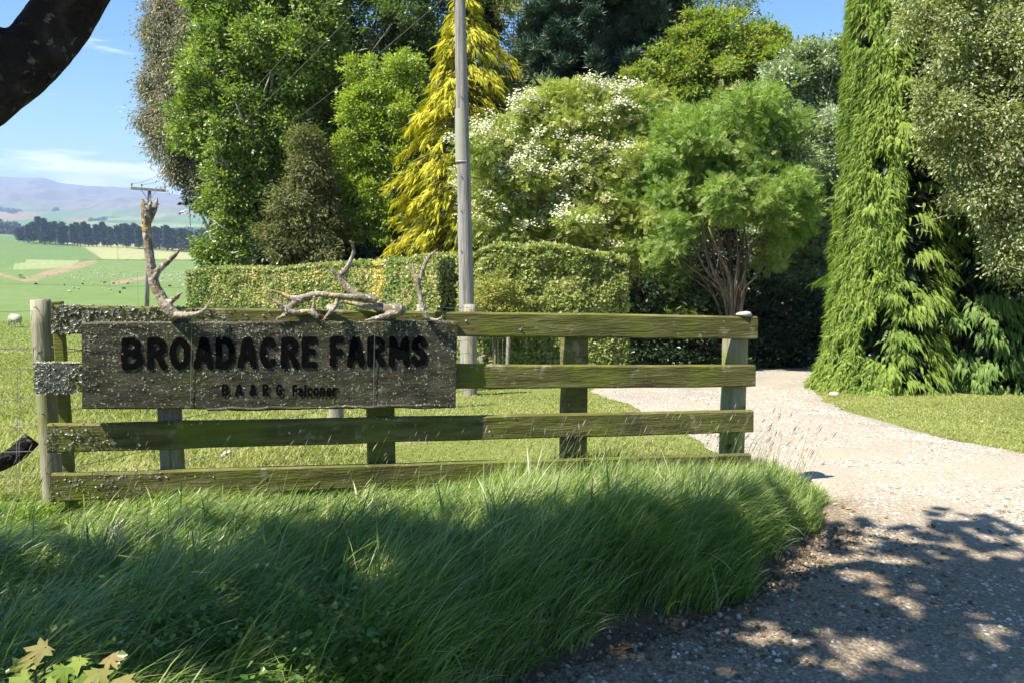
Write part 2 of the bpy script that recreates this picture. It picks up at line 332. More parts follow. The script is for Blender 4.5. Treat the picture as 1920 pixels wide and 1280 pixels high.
# worn soil behind the fence, soil under the long grass
fs = fence_side(X, Y)
soil = np.exp(-((X+1.55)/0.55)**2-((Y-5.9)/0.35)**2) + np.exp(-((X+0.98)/0.22)**2-((Y-7.6)/0.5)**2) + np.exp(-((X+3.7)/0.5)**2-((Y-5.5)/0.3)**2)*1.2
col = mixc(col, np.clip(soil*1.5+n1*0.5-0.2, 0, 1)*(Y < 12)*(Y > 4), [0.30, 0.225, 0.15])
col[..., 2] *= 1.35
vg = np.where((np.abs(X) < 8) & (Y > -2) & (Y < 9), verge(np.clip(X, -9, 9), np.clip(Y, -3, 10)), 0)
dd = np.where((np.abs(X) < 12) & (Y > -6) & (Y < 8), sdist(DR, np.clip(X, -12, 12), np.clip(Y, -6, 10)), -9.)
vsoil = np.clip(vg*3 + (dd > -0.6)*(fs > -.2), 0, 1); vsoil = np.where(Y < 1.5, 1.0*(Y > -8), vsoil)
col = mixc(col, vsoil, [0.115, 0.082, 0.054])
# field parcels in the valley
wob = 6*fbm(X/45+3, Y/70, 3)
inY = lambda a, b: (Y > a) & (Y < b)
bright = sstep(-8, 8, np.interp(PYg, [448, 470, 486, 500], [130, 170, 200, 60]) - PXg)*(PYg < 500)*(PYg > 440)*inY(400, 1300)
pale = sstep(-5, 5, PXg-np.interp(PYg, [455, 462, 486, 487], [110, 155, 192, 600]))*(PYg < 487)*inY(450, 1300)
stripe = (PYg > 486+0.02*PXg)*(PYg < 504-0.03*(PXg-80))*(PXg > 25+(504-PYg)*0.2+(PYg < 494)*20)*(PXg < 152-(PYg-487)*1.6)*inY(300, 800)
col = mixc(col, bright, [0.115, 0.180, 0.050])
col = mixc(col, pale*1.0, [0.30, 0.30, 0.13])
col = mixc(col, stripe*1.0, [0.27, 0.29, 0.13]); col = mixc(col, stripe*(np.sin((PXg+PYg*2.2)*0.75) > 0.3)*0.6, [0.15, 0.22, 0.06])
d1 = np.abs(PYg-np.interp(PXg, [40, 60, 100, 150, 180], [524, 523, 512, 498, 489])-wob*0.4)
scr = (1-sstep(4, 9, d1*1.0/(0.55+0.45*np.exp(-((PXg-110)/55)**2))))*(PXg > 46)*(PXg < 182)*inY(250, 800)
d2 = np.abs(PYg-np.interp(PXg, [0, 40], [515, 525])); scr = np.maximum(scr, (1-sstep(1, 4, d2))*(PXg < 45)*inY(250, 800))
d3 = np.abs(PYg-np.interp(PXg, [212, 272], [531, 521])); scr = np.maximum(scr, (1-sstep(1.5, 5, d3))*(PXg > 208)*(PXg < 275)*inY(200, 800))
sn = fbm(X/4, Y/14, 3); col = mixc(col, scr*np.clip(0.75+sn, 0, 1), [0.30, 0.20, 0.13])
line = (np.abs(PYg-487-0.004*PXg) < 0.8)*(PXg > 150)*inY(300, 800); col = mixc(col, line*0.7, [0.06, 0.10, 0.03])
line = (np.abs(PYg-532-0.022*PXg) < 0.8)*inY(150, 700); col = mixc(col, line*0.6, [0.07, 0.11, 0.03])
# the plain, foothills and tussock range
pl = sstep(1250, 1700, Y); cell = vn(X/330+0.4*n3, Y/480); col = mixc(col, pl, [0.11, 0.19, 0.05]); col = mixc(col, pl*sstep(0.05, 0.2, cell), [0.21, 0.26, 0.10]); col = mixc(col, pl*sstep(0.35, 0.45, vn(X/210+9, Y/300+4)), [0.075, 0.15, 0.035])
red = sstep(0.15, 0.45, fbm(X/260+2, Y/500+7, 3))*sstep(2800, 3300, Y)*(1-sstep(4300, 4800, Y)); col = mixc(col, red*0.8, [0.33, 0.20, 0.12])
tus = sstep(4100, 4900, Y+450*fbm(X/500, Y/500, 3)); col = mixc(col, tus, [0.175, 0.145, 0.11]); col = mixc(col, tus*sstep(0.0, 0.4, fbm(X/170, Y/420, 4)), [0.17, 0.135, 0.105]); col = mixc(col, tus*sstep(.1, .5, fbm(X/900+3, Y/700, 3))*.6, [0.14, 0.13, 0.09])
m, n, l, b = mat_new('ground')
at = n.new('ShaderNodeAttribute'); at.attribute_name = 'col'
tc = n.new('ShaderNodeTexCoord'); nz = n.new('ShaderNodeTexNoise'); nz.inputs['Scale'].default_value = 14; nz.inputs['Detail'].default_value = 8; l.new(tc.outputs['Object'], nz.inputs[0])
nz2 = n.new('ShaderNodeTexNoise'); nz2.inputs['Scale'].default_value = 0.35; nz2.inputs['Detail'].default_value = 8; l.new(tc.outputs['Object'], nz2.inputs[0])
a1 = n.new('ShaderNodeMath'); a1.operation = 'ADD'; l.new(nz.outputs[0], a1.inputs[0]); l.new(nz2.outputs[0], a1.inputs[1])
mr = n.new('ShaderNodeMapRange'); mr.inputs[1].default_value = 0.65; mr.inputs[2].default_value = 1.35; mr.inputs[3].default_value = 0.62; mr.inputs[4].default_value = 1.38; l.new(a1.outputs[0], mr.inputs[0])
mu = n.new('ShaderNodeMixRGB'); mu.blend_type = 'MULTIPLY'; mu.inputs[0].default_value = 1; l.new(at.outputs['Color'], mu.inputs[1]); l.new(mr.outputs[0], mu.inputs[2]); l.new(mu.outputs[0], b.inputs['Base Color'])
bp = n.new('ShaderNodeBump'); bp.inputs['Strength'].default_value = 0.6; bp.inputs['Distance'].default_value = 0.03; l.new(nz.outputs[0], bp.inputs['Height']); l.new(bp.outputs[0], b.inputs['Normal'])
b.inputs['Roughness'].default_value = 0.95; b.inputs['Specular IOR Level'].default_value = 0.1
i = np.arange(nr-1)[:, None]; j = np.arange(na-1)[None]
F = np.stack([i*na+j, i*na+j+1, (i+1)*na+j+1, (i+1)*na+j], -1).reshape(-1, 4)
V = np.stack([X, Y, Z], -1).reshape(-1, 3)
wrap = np.stack([i[:, 0]*na+na-1, i[:, 0]*na, (i[:, 0]+1)*na, (i[:, 0]+1)*na+na-1], -1)
F = np.r_[F, wrap]
cen = len(V); V = np.r_[V, [[0, 0, gz1(0, 0)]]]; jj = np.arange(na)
F = np.r_[F, np.stack([jj, np.full(na, cen), (jj+1) % na, (jj+1) % na], -1)]
F = F[F[:, 2] != F[:, 3]] if False else F
cv = np.r_[col.reshape(-1, 3), [[0.07, 0.05, 0.03]]]
Fq = F[:-na]
g = mesh_np('ground', V, Fq[:, ::-1], m, smooth=True, col=cv); tag(g, 'grassy hillside falling away to a wide green valley and blue hills', 'ground', kind='structure')
print('ground', len(V))

# drive sheet
h = 0.09
gx, gy = np.meshgrid(np.arange(-6.2, 10.5, h), np.arange(-5.2, 26, h), indexing='ij')
sd = sdist(DR, gx, gy) + 0.06*fbm(gx*1.7, gy*1.7, 3)
e = 1e-3
gX = (np.roll(sd, -1, 0)-np.roll(sd, 1, 0))/(2*h); gY = (np.roll(sd, -1, 1)-np.roll(sd, 1, 1))/(2*h); gl = np.maximum(np.hypot(gX, gY), 0.3)
mv = np.where((sd < 0) & (sd > -h*1.5), -sd, 0)
vx = gx+gX/gl*mv/gl; vy = gy+gY/gl*mv/gl
keep = sd > -h*1.45; ok = keep[:-1, :-1] & keep[1:, :-1] & keep[1:, 1:] & keep[:-1, 1:]
idx = -np.ones(gx.shape, int); use = np.zeros(gx.shape, bool)
for a_, b_ in ((0, 0), (1, 0), (1, 1), (0, 1)): use[a_:gx.shape[0]-1+a_, b_:gx.shape[1]-1+b_] |= ok
idx[use] = np.arange(use.sum())
rut = 0.012*fbm(vx[use]*2.3, vy[use]*2.3, 3)
V = np.c_[vx[use], vy[use], gz(vx[use], vy[use]) + np.clip(sd[use]*0.2, 0.006, 0.03)+np.clip(rut, -0.004, 0.02)*(sd[use] > .1)]
def dirtmask(x, y, s_):
    lft = sdist(DR, x, y); near_ = 1-sstep(3.6, 5.6, y+0.8*fbm(x*1.1, y*1.1, 4))
    dl = np.abs(lft)  # distance in from the verge edge
    return np.clip(near_*(1-sstep(0.35, 2.3, dl+0.35*fbm(x*2.1+5, y*2.1, 3)))*sstep(4.2, 2.6, x) + np.exp(-(dl/0.16)**2)*(y < 5)*(x < 3), 0, 1)
dm = dirtmask(vx[use], vy[use], sd[use])
ii, jj = np.nonzero(ok)
F = np.stack([idx[ii, jj], idx[ii+1, jj], idx[ii+1, jj+1], idx[ii, jj+1]], -1)
m, n, l, b = mat_new('gravel')
tc = n.new('ShaderNodeTexCoord')
vo = n.new('ShaderNodeTexVoronoi'); vo.inputs['Scale'].default_value = 42; l.new(tc.outputs['Object'], vo.inputs[0])
vb = n.new('ShaderNodeTexVoronoi'); vb.inputs['Scale'].default_value = 95; l.new(tc.outputs['Object'], vb.inputs[0])
at = n.new('ShaderNodeAttribute'); at.attribute_name = 'col'
r1 = ramp(n, [(0.0, (0.10, 0.085, 0.065)), (0.35, (0.30, 0.26, 0.205)), (0.7, (0.42, 0.37, 0.295)), (1.0, (0.56, 0.51, 0.43))]); l.new(vo.outputs['Color'], r1.inputs[0])
r2 = ramp(n, [(0.0, (0.18, 0.155, 0.12)), (0.6, (0.33, 0.29, 0.23)), (1.0, (0.46, 0.42, 0.36))]); l.new(vb.outputs['Color'], r2.inputs[0])
nn = n.new('ShaderNodeTexNoise'); nn.inputs['Scale'].default_value = 0.9; nn.inputs['Detail'].default_value = 6; l.new(tc.outputs['Object'], nn.inputs[0])
mg = n.new('ShaderNodeMapRange'); mg.inputs[1].default_value = 0.42; mg.inputs[2].default_value = 0.6; l.new(nn.outputs[0], mg.inputs[0])
mx = n.new('ShaderNodeMixRGB'); l.new(mg.outputs[0], mx.inputs[0]); l.new(r1.outputs[0], mx.inputs[1]); l.new(r2.outputs[0], mx.inputs[2])
mt = n.new('ShaderNodeMixRGB'); mt.inputs[2].default_value = (0.37, 0.315, 0.24, 1); n3_ = n.new('ShaderNodeTexNoise'); n3_.inputs['Scale'].default_value = 0.5; n3_.inputs['Detail'].default_value = 5; l.new(tc.outputs['Object'], n3_.inputs[0])
m3 = n.new('ShaderNodeMapRange'); m3.inputs[1].default_value = 0.5; m3.inputs[2].default_value = 0.66; m3.inputs[4].default_value = 0.35; l.new(n3_.outputs[0], m3.inputs[0]); sp0 = n.new('ShaderNodeSeparateColor'); l.new(at.outputs['Color'], sp0.inputs[0]); ad = n.new('ShaderNodeMath'); ad.operation = 'ADD'; ad.use_clamp = True; l.new(m3.outputs[0], ad.inputs[0]); l.new(sp0.outputs[1], ad.inputs[1]); l.new(ad.outputs[0], mt.inputs[0]); l.new(mx.outputs[0], mt.inputs[1])
md = n.new('ShaderNodeMixRGB'); sp_ = n.new('ShaderNodeSeparateColor'); l.new(at.outputs['Color'], sp_.inputs[0]); l.new(sp_.outputs[0], md.inputs[0]); l.new(mt.outputs[0], md.inputs[1])
rd = ramp(n, [(0.0, (0.12, 0.088, 0.058)), (0.5, (0.20, 0.155, 0.108)), (1.0, (0.34, 0.28, 0.21))]); l.new(vb.outputs['Color'], rd.inputs[0]); l.new(rd.outputs[0], md.inputs[2])
l.new(md.outputs[0], b.inputs['Base Color']); b.inputs['Roughness'].default_value = 0.92; b.inputs['Specular IOR Level'].default_value = 0.2
bp = n.new('ShaderNodeBump'); bp.inputs['Strength'].default_value = 0.8; bp.inputs['Distance'].default_value = 0.012; bp.invert = True; l.new(vo.outputs['Distance'], bp.inputs['Height']); l.new(bp.outputs[0], b.inputs['Normal'])
M['gravel'] = m
tm = sstep(7.6, 5.4, vy[use]+1.2*fbm(vx[use]*.7, vy[use]*.7, 3))*0.6; tr = 0.5*np.exp(-((sd[use]-0.95)/0.28)**2)+0.5*np.exp(-((sd[use]-2.2)/0.30)**2); tm = np.clip(tm+tr*(vy[use] > 4), 0, .9)
o = mesh_np('driveway', V, F, m, smooth=True, col=np.c_[dm, tm, dm]); tag(o, 'pale gravel farm drive curving away behind the fence', 'driveway', kind='structure')
# loose stones lying on the drive
ico_v = np.array([[0, 0, 1], [.89, 0, .45], [.28, .85, .45], [-.72, .53, .45], [-.72, -.53, .45], [.28, -.85, .45], [.72, .53, -.45], [-.28, .85, -.45], [-.89, 0, -.45], [-.28, -.85, -.45], [.72, -.53, -.45], [0, 0, -1]])
ico_f = np.array([[0, 1, 2], [0, 2, 3], [0, 3, 4], [0, 4, 5], [0, 5, 1], [1, 6, 2], [2, 7, 3], [3, 8, 4], [4, 9, 5], [5, 10, 1], [6, 7, 2], [7, 8, 3], [8, 9, 4], [9, 10, 5], [10, 6, 1], [11, 7, 6], [11, 8, 7], [11, 9, 8], [11, 10, 9], [11, 6, 10]])
N = 420000
yy = 1.6 + (rng.random(N)**1.9)*13; xx = (rng.random(N)*2-1)*(yy*0.72+0.6)
s_ = sdist(DR, xx, yy); near = (s_ > 0.10+0.12*rng.random(N)) & ((xx > -1.6))
dens = np.clip(0.62+0.55*fbm(xx*0.8, yy*0.8, 3), 0.12, 1)
near &= rng.random(N) < dens
near &= rng.random(N) < 1-0.86*dirtmask(xx, yy, s_)
xx, yy = xx[near], yy[near]
sz = (0.0036+0.0085*rng.random(len(xx))**2.6)*(1+0.03*yy); big = rng.random(len(xx)) < 0.004; sz[big] *= 1.9
Rm = frames(rng.normal(size=(len(xx), 3)), rng.normal(size=(len(xx), 3)))
flat = np.eye(3)[None]*np.array([1, 1, 0.6])[None, None]
Rm = np.einsum('ij,njk->nik', flat[0], Rm)
S = sz[:, None]*(0.7+0.6*rng.random((len(xx), 3)))
V, F = inst(ico_v, ico_f, np.c_[xx, yy, gz(xx, yy)+0.024+sz*0.30], Rm, S)
M['pebble'] = varmat('pebble', [(0.15, 0.135, 0.115), (0.31, 0.285, 0.245), (0.44, 0.41, 0.355), (0.37, 0.31, 0.24), (0.66, 0.63, 0.56)])
o = mesh_np('gravel', V, F, M['pebble'], var=np.repeat(rng.random(len(xx)), 20)); tag(o, 'loose grey and tan stones scattered over the drive', 'gravel', kind='stuff')
print('stones', len(xx))
# pebbles, clods and twigs on the dirt edge of the verge
N = 60000
yy = 1.5+rng.random(N)*3.6; xx = -1.8+rng.random(N)*5.4; s_ = sdist(DR, xx, yy); k = (s_ < 0.9) & (s_ > -0.62) & (yy < 4.4) & (rng.random(N) < np.clip(1-s_*1.1, .1, 1)) & (fence_side(xx, yy) > -.4); xx, yy = xx[k], yy[k]
sz = 0.0025+0.011*rng.random(len(xx))**4
V, F = inst(ico_v, ico_f, np.c_[xx, yy, gz(xx, yy)+sz*0.3+0.026*(s_[k] > 0)], frames(rng.normal(size=(len(xx), 3)), rng.normal(size=(len(xx), 3))), sz[:, None]*(0.6+0.8*rng.random((len(xx), 3))))
M['clod'] = varmat('clod', [(0.09, 0.066, 0.044), (0.16, 0.122, 0.085), (0.23, 0.185, 0.135), (0.42, 0.37, 0.30)])
o = mesh_np('soil_crumbs', V, F, M['clod'], var=np.repeat(rng.random(len(xx))**1.5, 20)); tag(o, 'dry soil crumbs and small stones along the eroded verge edge', 'soil', kind='stuff')

# fallen leaves on the dirt and the shaded drive
N = 900; yy = 1.6+rng.random(N)*3.2; xx = -1.2+rng.random(N)*4.4; s_ = sdist(DR, xx, yy); k = (s_ > -0.4) & (rng.random(N) < np.exp(-np.abs(s_)*1.3)); xx, yy, s_ = xx[k], yy[k], s_[k]; n_ = len(xx)
V, F = inst(np.array([[0, 0, 0], [.32, .35, .1], [.2, .75, .02], [0, 1, .12], [-.25, .7, .04], [-.3, .3, .12]]), np.array([[0, 1, 2, 3], [0, 3, 4, 5]]), np.c_[xx, yy, gz(xx, yy)+0.012+0.02*(s_ > 0)], frames(rng.normal(size=(n_, 3))*[1, 1, .15], np.tile([0, 0, 1.], (n_, 1))+rng.normal(size=(n_, 3))*.35), 0.018+0.028*rng.random(n_))
o = mesh_np('fallen_leaves', V, F, varmat('dead_leaf', [(0.10, 0.06, 0.03), (0.22, 0.15, 0.08), (0.34, 0.27, 0.15), (0.20, 0.22, 0.07)]), var=np.repeat(rng.random(n_), 2)); tag(o, 'scattered dry leaves on the dirt along the verge', 'leaves', kind='stuff')

# ================================================================ GRASS
def blades(N, xs, ys, h, w, lean, ang, segs=5, curl=0.5, zoff=-0.01):
    """curved tapering blades; lean 0..1 how far they bend over, ang = heading of the bend"""
    t = np.linspace(0, 1, segs+1)[None, :]
    H = h[:, None]; L = lean[:, None]
    th = (L*1.45)*t**(0.75+curl*0.5)                     # angle from vertical along the blade
    dl = H/segs; ds = np.cumsum(np.sin(th)*dl, 1)-np.sin(th[:, :1])*dl; dz = np.cumsum(np.cos(th)*dl, 1)-np.cos(th[:, :1])*dl
    base = np.c_[xs, ys, gz(xs, ys)+zoff]
    dx, dy = np.cos(ang)[:, None], np.sin(ang)[:, None]
    cx = base[:, :1]+dx*ds; cyy = base[:, 1:2]+dy*ds; czz = base[:, 2:]+dz
    ww = w[:, None]*0.5*(1-t**1.8)+0.0002; sa = ang+math.pi/2+rng.normal(size=N)*0.9; sx, sy = np.cos(sa)[:, None]*ww, np.sin(sa)[:, None]*ww
    A = np.stack([cx-sx, cyy-sy, czz], -1); B = np.stack([cx+sx, cyy+sy, czz], -1)
    V = np.stack([A, B], 2).reshape(N, -1, 3)            # N,(segs+1)*2,3
    f = np.array([[2*s, 2*s+1, 2*s+3, 2*s+2] for s in range(segs)])
    F = (f[None]+(np.arange(N)*(2*segs+2))[:, None, None]).reshape(-1, 4)
    return V.reshape(-1, 3), F
M['long'] = foliage('long_grass', [(0.060, 0.125, 0.018), (0.140, 0.225, 0.032), (0.215, 0.305, 0.045), (0.320, 0.390, 0.080), (0.58, 0.50, 0.22)], rough=0.38, trans=0.38, spec=0.5, tcol=(1.2, 1.6, 0.5))
N = 260000
yy = 1.35+rng.random(N)*4.1; xx = -4.2+rng.random(N)*6.6
sg = sdist(DR, xx, yy); fs = fence_side(xx, yy)
edge = -sg-0.08-0.14*fbm(xx*2, yy*2, 3)-0.09*fbm(xx*9, yy*9, 2)
edge = np.where(fs < 0.35, edge+0.12, edge)
inside = (edge > 0) & (fs > -0.22-0.06*fbm(xx*2, yy*2, 2)) & (np.abs(xx) < yy*0.72+0.9)
inside &= rng.random(N) < np.clip(edge*4+0.25, 0, 1)*np.clip(1.0+0.5*fbm(xx*3, yy*3, 2), 0.35, 1)
xx, yy, fs, edge = xx[inside], yy[inside], fs[inside], edge[inside]; N = len(xx)
tuft = fbm(xx*1.6+4, yy*1.6, 3); tuft2 = fbm(xx*4+1, yy*4+6, 2)
hh = (0.31+0.17*tuft+0.15*tuft2+0.09*rng.normal(size=N))*np.clip(0.55+edge*1.5, 0.5, 1)
hh = np.clip(hh, 0.10, 0.62)*(0.44+0.56*sstep(0.10, 1.2, fs))
hh *= 0.92-0.22*sstep(0.6, 1.6, xx)
left = sstep(0.9, -1.6, xx)
lean = np.clip(0.78+0.42*left+0.40*fbm(xx*1.5+9, yy*1.5, 2)+0.22*rng.normal(size=N), 0.10, 1.5)
lean = np.where(fs < 0.3, lean*0.75, lean)
ang = 0.25+0.9*fbm(xx*0.9+2, yy*0.9+8, 3)+0.9*fbm(xx*4+2, yy*4+8, 2)+0.55*rng.normal(size=N) - 0.35*sstep(0.6, 0.1, edge)
V, F = blades(N, xx, yy, hh, 0.0032+0.0048*rng.random(N)**1.5, lean, ang)
va = np.clip(0.42+0.30*tuft2+0.22*rng.normal(size=N), 0, 0.85); va = np.where(rng.random(N) < 0.085, 0.93+0*va, va)
wb_ = rng.random(N) < 0.05; 
o = mesh_np('long_grass', V, F, M['long'], var=np.repeat(va, 5), smooth=True); tag(o, 'long wind-combed green grass on the verge in front of the fence', 'grass', kind='stuff')
print('long grass', N)
# coarse blades and creeping broad-leaved weeds among the grass
q = rng.random(N) < 0.10; xw, yw = xx[q]+rng.normal(size=q.sum())*.03, yy[q]; nw = len(xw)
V, F = blades(nw, xw, yw, hh[q]*(0.85+.35*rng.random(nw)), 0.009+0.006*rng.random(nw), np.clip(lean[q]+.25*rng.normal(size=nw), .1, 1.5), ang[q]+0.9*rng.normal(size=nw))
o = mesh_np('coarse_grass', V, F, M['long'], var=np.repeat(np.clip(0.45+0.3*rng.normal(size=nw), 0, 1), 5), smooth=True); tag(o, 'broad coarse blades among the long grass', 'grass', kind='stuff')
nw = 9000; yw = 1.45+rng.random(nw)*1.2; xw = -2.6+rng.random(nw)*2.6; kk = (fbm(xw*2.2+3, yw*2.2, 3)+0.5*np.exp(-((xw+1.05)/.45)**2) > 0.12) & (sdist(DR, xw, yw) < -.2); xw, yw = xw[kk], yw[kk]; nw = len(xw)
lv = np.array([[0, 0, 0], [.42, .4, .06], [0, 1, -.08], [-.42, .4, .06]]); lf = np.array([[0, 1, 2, 3]])
V, F = inst(lv, lf, np.c_[xw, yw, gz(xw, yw)+0.08+0.22*rng.random(nw)], frames(rng.normal(size=(nw, 3))*[1, 1, .4], np.tile([0, -.2, 1.], (nw, 1))+rng.normal(size=(nw, 3))*.4), 0.014+0.018*rng.random(nw))
o = mesh_np('low_weeds', V, F, foliage('weed_leaves', [(0.06, 0.13, 0.02), (0.12, 0.21, 0.03), (0.20, 0.28, 0.06)], rough=.35), var=rng.random(nw)); tag(o, 'small round-leaved weeds in the grass near the bottom left', 'weeds', kind='stuff')
# seed stalks standing above it
N = 520; xx = -3.0+rng.random(N)*5.4; s0 = rng.random(N)**0.6*0.5+0.02
yy = FA[1]+(xx-FA[0])*FD[1]/FD[0]-s0
k = (sdist(DR, xx, yy) < -0.12) & (rng.random(N) < 0.35+0.65*sstep(-0.6, 0.8, xx)); xx, yy = xx[k], yy[k]; N = len(xx)
hh = 0.26+0.26*rng.random(N); ang = 0.2+0.5*rng.normal(size=N); lean = 0.25+0.22*rng.random(N)
V, F = blades(N, xx, yy, hh, np.full(N, 0.0030), lean, ang, segs=5)
Vt = V.reshape(N, 12, 3); tip = Vt[:, 10:12].mean(1); d = unit(tip-Vt[:, 8:10].mean(1))
hb = np.array([[0, -.8, 0], [.09, -.2, 0], [0, .6, 0], [-.09, -.2, 0], [0, -.2, .09], [0, -.2, -.09]]); hf = np.array([[0, 1, 2, 4], [0, 4, 2, 3], [0, 3, 2, 5], [0, 5, 2, 1]])
V2, F2 = inst(hb, hf, tip, frames(d, rng.normal(size=(N, 3))), 0.022+0.022*rng.random(N))
Vall = np.r_[V, V2]; Fall = np.r_[F, F2+len(V)]
va = np.r_[np.repeat(0.1+0.25*rng.random(N), 5), np.repeat(0.3+0.7*rng.random(N), 4)]
M['seed'] = foliage('seed_stalk', [(0.06, 0.10, 0.02), (0.14, 0.17, 0.05), (0.17, 0.13, 0.08), (0.34, 0.32, 0.15)], trans=0.2)
o = mesh_np('seed_stalks', Vall, Fall, M['seed'], var=va); tag(o, 'thin flowering grass stalks with dark heads rising in front of the lower rails', 'grass', kind='stuff')
# mown lawn
M['lawn'] = foliage('lawn_grass', [(0.17, 0.205, 0.035), (0.26, 0.285, 0.055), (0.35, 0.355, 0.085), (0.46, 0.43, 0.18)], rough=0.55, trans=0.35)
N = 420000; yy = 4.2+(rng.random(N)**1.7)*24; xx = (rng.random(N)*2-1)*(yy*0.68+0.6)
so_ = np.exp(-((xx+1.55)/0.55)**2-((yy-5.9)/0.35)**2) + np.exp(-((xx+0.98)/0.22)**2-((yy-7.6)/0.5)**2)
k = (sdist(DR, xx, yy) < 0.0) & (fence_side(xx, yy) < -0.05) & (rng.random(N) > so_*0.9); xx, yy = xx[k], yy[k]; N = len(xx)
V, F = blades(N, xx, yy, (0.025+0.035*rng.random(N))*(1+0.5*fbm(xx, yy, 2)), 0.004+0.0007*yy, 0.5+0.5*rng.random(N), rng.random(N)*6.28, segs=2)
va = np.clip(0.45+0.35*fbm(xx*1.1, yy*1.1, 3)+0.2*rng.normal(size=N), 0, 1)
o = mesh_np('lawn', V, F, M['lawn'], var=np.repeat(va, 2)); tag(o, 'short sunlit lawn grass behind the fence and beside the drive', 'grass', kind='stuff')
# rougher paddock grass beyond the wire fence
N = 150000; yy = 5.0+(rng.random(N)**1.8)*60; pxx = -60+rng.random(N)*760; xx = (pxx-960)/FP*yy
k = rng.random(N) < 0.75; xx, yy = xx[k], yy[k]; N = len(xx)
V, F = blades(N, xx, yy, 0.05+0.08*rng.random(N), 0.005+0.0011*yy, 0.5+0.5*rng.random(N), rng.random(N)*6.28, segs=2)
o = mesh_np('paddock_grass', V, F, M['lawn'], var=np.repeat(np.clip(0.4+0.4*fbm(xx*.7, yy*.5, 3)+0.2*rng.normal(size=N), 0, 1), 2)); tag(o, 'grazed paddock grass on the slope left of the hedge', 'grass', kind='stuff')

# ================================================================ BOARD FENCE
def onfence(px, py, off=0.0):
    """point where the view ray meets the fence plane moved off metres towards the camera"""
    r = ray(px, py); o2 = FA[:2]+FN*off
    t = (o2@FN)/(r[:2]@FN)
    return np.array([r[0]*t, t, EYE+r[2]*t])
N3 = np.array([FN[0], FN[1], 0.0]); D3 = np.array([FD[0], FD[1], 0.0])
def plank(name, q, off, th, mat, parent, nx=48, rag=0.0, bev=0.009, seed=0, drop=None):
    """board whose front face fills the quad q=(TL,TR,BR,BL) in the fence plane, with rounded edges and thickness th"""
    TL, TR, BR, BL = [onfence(*c, off) for c in q]
    mb = MB(); prof = [(0, bev), (0, 1-bev)]; rows = []
    t = np.linspace(0, 1, nx+1)
    top = TL+(TR-TL)*t[:, None]; bot = BL+(BR-BL)*t[:, None]; H = (top-bot)[:, 2].mean()
    wt = rag*vn(t*11+seed, t*0+seed*3.1)+0.5*rag*vn(t*37+seed, t*0+1); wb = rag*vn(t*9+seed+50, t*0+2)+0.5*rag*vn(t*31+seed, t*0+5)
    top = top+np.c_[0*t, 0*t, wt]; bot = bot+np.c_[0*t, 0*t, wb]
    if drop is not None: bot = bot+np.c_[0*t, 0*t, drop(t)]
    b_ = bev; u = unit(top-bot); nrows = 5
    ring = [top-u*b_]
    ring = [bot+u*b_] + [bot+u*b_+(top-bot-2*u*b_)*s for s in (0.25, 0.5, 0.75)] + [top-u*b_]
    for r_i in range(1, 4): ring[r_i] = ring[r_i] + N3*(0.0015*vn(t*23+seed, t*0+r_i*3.7))[:, None]
    ring += [top-N3*b_, top-N3*(th-b_), top-u*b_-N3*th, bot+u*b_-N3*th, bot-N3*(th-b_), bot-N3*b_]
    R_ = np.stack(ring, 1); k = R_.shape[1]; V = R_.reshape(-1, 3)
    i = np.arange(nx)[:, None]; j = np.arange(k)[None]
    F = np.stack([i*k+j, (i+1)*k+j, (i+1)*k+(j+1) % k, i*k+(j+1) % k], -1).reshape(-1, 4)
    mb.add(V, F)
    for e_, s in ((0, 1), (nx, -1)):
        c = R_[e_].mean(0); W = np.r_[R_[e_], [c]]; jj = np.arange(k)
        f = np.c_[jj, (jj+1) % k, np.full(k, k)]; mb.add(W, f if s > 0 else f[:, ::-1])
    return mb.build(name, mat, parent, smooth=False)
fence = thing('board_fence', 'mossy four-rail timber fence holding the farm sign, long grass at its foot', 'fence', tuple(FA[:2])+(gz1(FA[0], FA[1]),))
RAILS = [((97, 573), (1421, 594), (1421, 636), (97, 626)), ((66, 682), (1417, 685), (1417, 725), (66, 736)), ((88, 795), (1413, 769), (1413, 810), (88, 849)), ((95, 889), (1409, 850), (1409, 886), (95, 940))]
rl = []
for i, q in enumerate(RAILS):
    r = plank('rail', q, 0.0, 0.045, M['rail'], fence, rag=0.003, seed=i*7+1); rl.append(r)
tag(rl[3], 'lowest rail half sunk in grass'); tag(rl[0], 'top rail with shaggy lichen at its left end')
